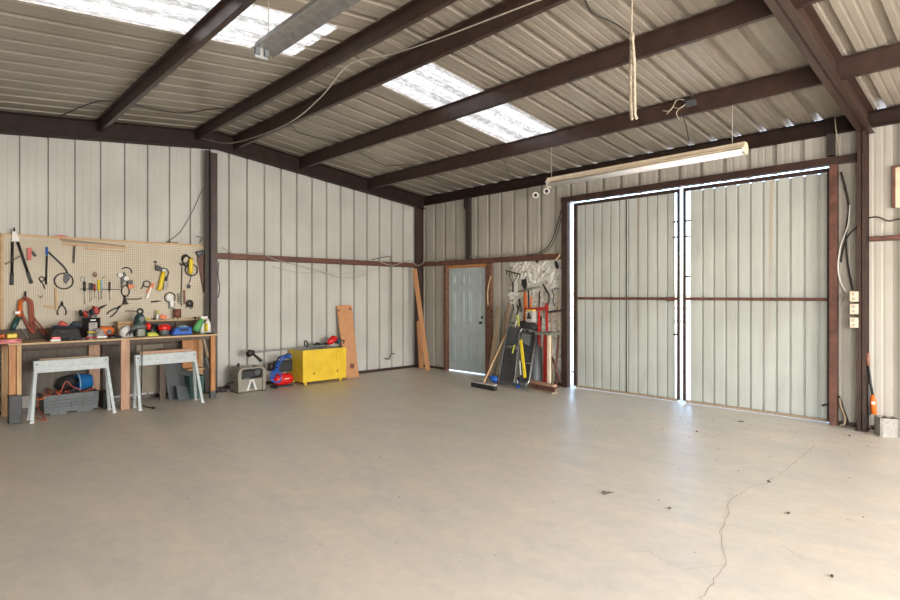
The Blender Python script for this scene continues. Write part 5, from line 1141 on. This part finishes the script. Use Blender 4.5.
MB().cbox(p, .17, .10, .20).build('case', M_RAG, r, bev=.02); MB().prism([p+V(-.045, -.051, -.04), p+V(.045, -.051, -.04), p+V(.015, -.051, .07), p+V(-.015, -.051, .07)], (0, -.006, 0)).build('mark', M_BLK, r); MB().cbox(p+V(0, 0, .108), .15, .08, .018).build('lid', M_YEL2, r)
one('slumped_bag', 'dark lumpy bag slumped over the top of the creepers', 'bag', MB().loft([PY(520, 324, -.28), PY(525, 325, -.26), PY(532, 326, -.26), PY(537, 329, -.26)], [.05, .08, .08, .04]), M_BLKR)
one('dark_duffel', 'dark tall bag standing behind the silver framed creeper', 'bag', MB().loft([PY(535, 386, -.42), PY(535, 380, -.40), PY(536, 350, -.28), PY(534, 333, -.2)], [.09, .12, .11, .06]), M_DGREY)
one('red_pipe', 'red pipe standing between the dark bag and the work stand', 'pipe', MB().cyl(PY(541.5, 384, -.35), PY(538, 322, -.22), .02), M_RED)

# ================================================================ floor marks
def crack(pts, w_=.004):
    P3 = [PZ(a, b, .0015) for a, b in pts]; rnd = random.Random(2); Q3 = []
    for i in range(len(P3)-1):
        for k_ in range(8):
            q = P3[i].lerp(P3[i+1], k_/8); Q3.append(q+V(rnd.uniform(-.01, .01), rnd.uniform(-.01, .01), 0))
    Q3.append(P3[-1]); m = MB(); vs = []
    for i, q in enumerate(Q3):
        d = (Q3[min(i+1, len(Q3)-1)]-Q3[max(i-1, 0)]).normalized(); n_ = V(-d.y, d.x, 0)*w_*rnd.uniform(.4, 1)
        vs += [q-n_, q+n_]
    m.add(vs, [[2*i, 2*i+1, 2*i+3, 2*i+2] for i in range(len(Q3)-1)])
    o = m.build('crack', pm('floor_crack', (.40, .33, .26), .9), None); o.parent = floor; return o
crack([(700, 600), (712, 583), (726, 565), (722, 548), (720, 530), (728, 515), (728, 502), (742, 493), (752, 486), (766, 483), (780, 474), (798, 460), (815, 445)], .0028)
crack([(630, 550), (650, 552), (665, 560), (685, 570), (705, 566), (722, 566)], .0016)
crack([(782, 545), (800, 558), (820, 563)], .0015)
rnd = random.Random(11)
DB = [(609, 494, .05, 'longest'), (604, 493, .03, 'second'), (769, 482, .02, 'dark'), (670, 509, .02, 'flat'), (789, 514, .02, 'thin'), (833, 577, .018, 'nearest'), (741, 422, .04, 'far'), (697, 432, .03, 'grey'), (850, 436, .03, 'brown')]
for k, (a, b, s_, nm) in enumerate(DB):
    p = PZ(a, b, .0); R = Matrix.Rotation(rnd.uniform(0, 3), 3, 'Z')
    one('dirt_clump', nm+' small dark clump of debris on the open floor', 'debris', MB().loft([p+R@V(-s_, 0, .004), p+R@V(0, .2*s_, .007), p+R@V(s_, 0, .004)], [.002, .008, .002], 7), M_DIRT, 'debris scraps on the floor')
m = MB()
for k in range(170):
    if k < 90: p = V(rnd.uniform(5.5, 8.2), -abs(rnd.gauss(0, .9))-.1, .002)
    else: p = V(rnd.uniform(.8, 8.5), rnd.uniform(-6.5, -.3), .002)
    s_ = rnd.uniform(.003, .007)
    m.ball(p, s_, s_*.8, s_*.5, 5, 3)
o = m.build('scattered_grit', M_DIRT, None); o['kind'] = 'stuff'; o['label'] = 'fine dark grit scattered over the concrete floor'; o['category'] = 'grit'

# true heights of the things on the bench, scaled about their base
def size(label_start, k):
    for o in bpy.data.objects:
        if o.parent is None and str(o.get('label', '')).startswith(label_start): o.scale = k; return
size('dark green upright', (1.15, 1.15, 1.22)); size('open topped wooden', (1, 1, 1.3)); size('rumpled white', (1, 1.05, 1.2))
size('long black and navy', (1, 1.08, 1.12)); size('small crumpled red pouch', (1.3, 1.3, 1.3)); size('dark blue pouch', (1.3, 1.2, 1.3))
size('bright blue rounded', (1, 1.0, 1.12)); size('orange and red power drill', (1.2, 1.2, 1.2)); size('red topped rounded', (1.2, 1.2, 1.2))
size('white bottle with yellow', (1.15, 1.15, 1.15)); size('milky bottle', (1.1, 1.1, 1.15)); size('green and white spray', (1.25, 1.25, 1.2))
size('grey cordless saw', (1.1, 1.1, 1.1)); size('crumpled pale rag', (1, 1.05, 1.15)); size('black soft case', (1, 1.1, 1.2))
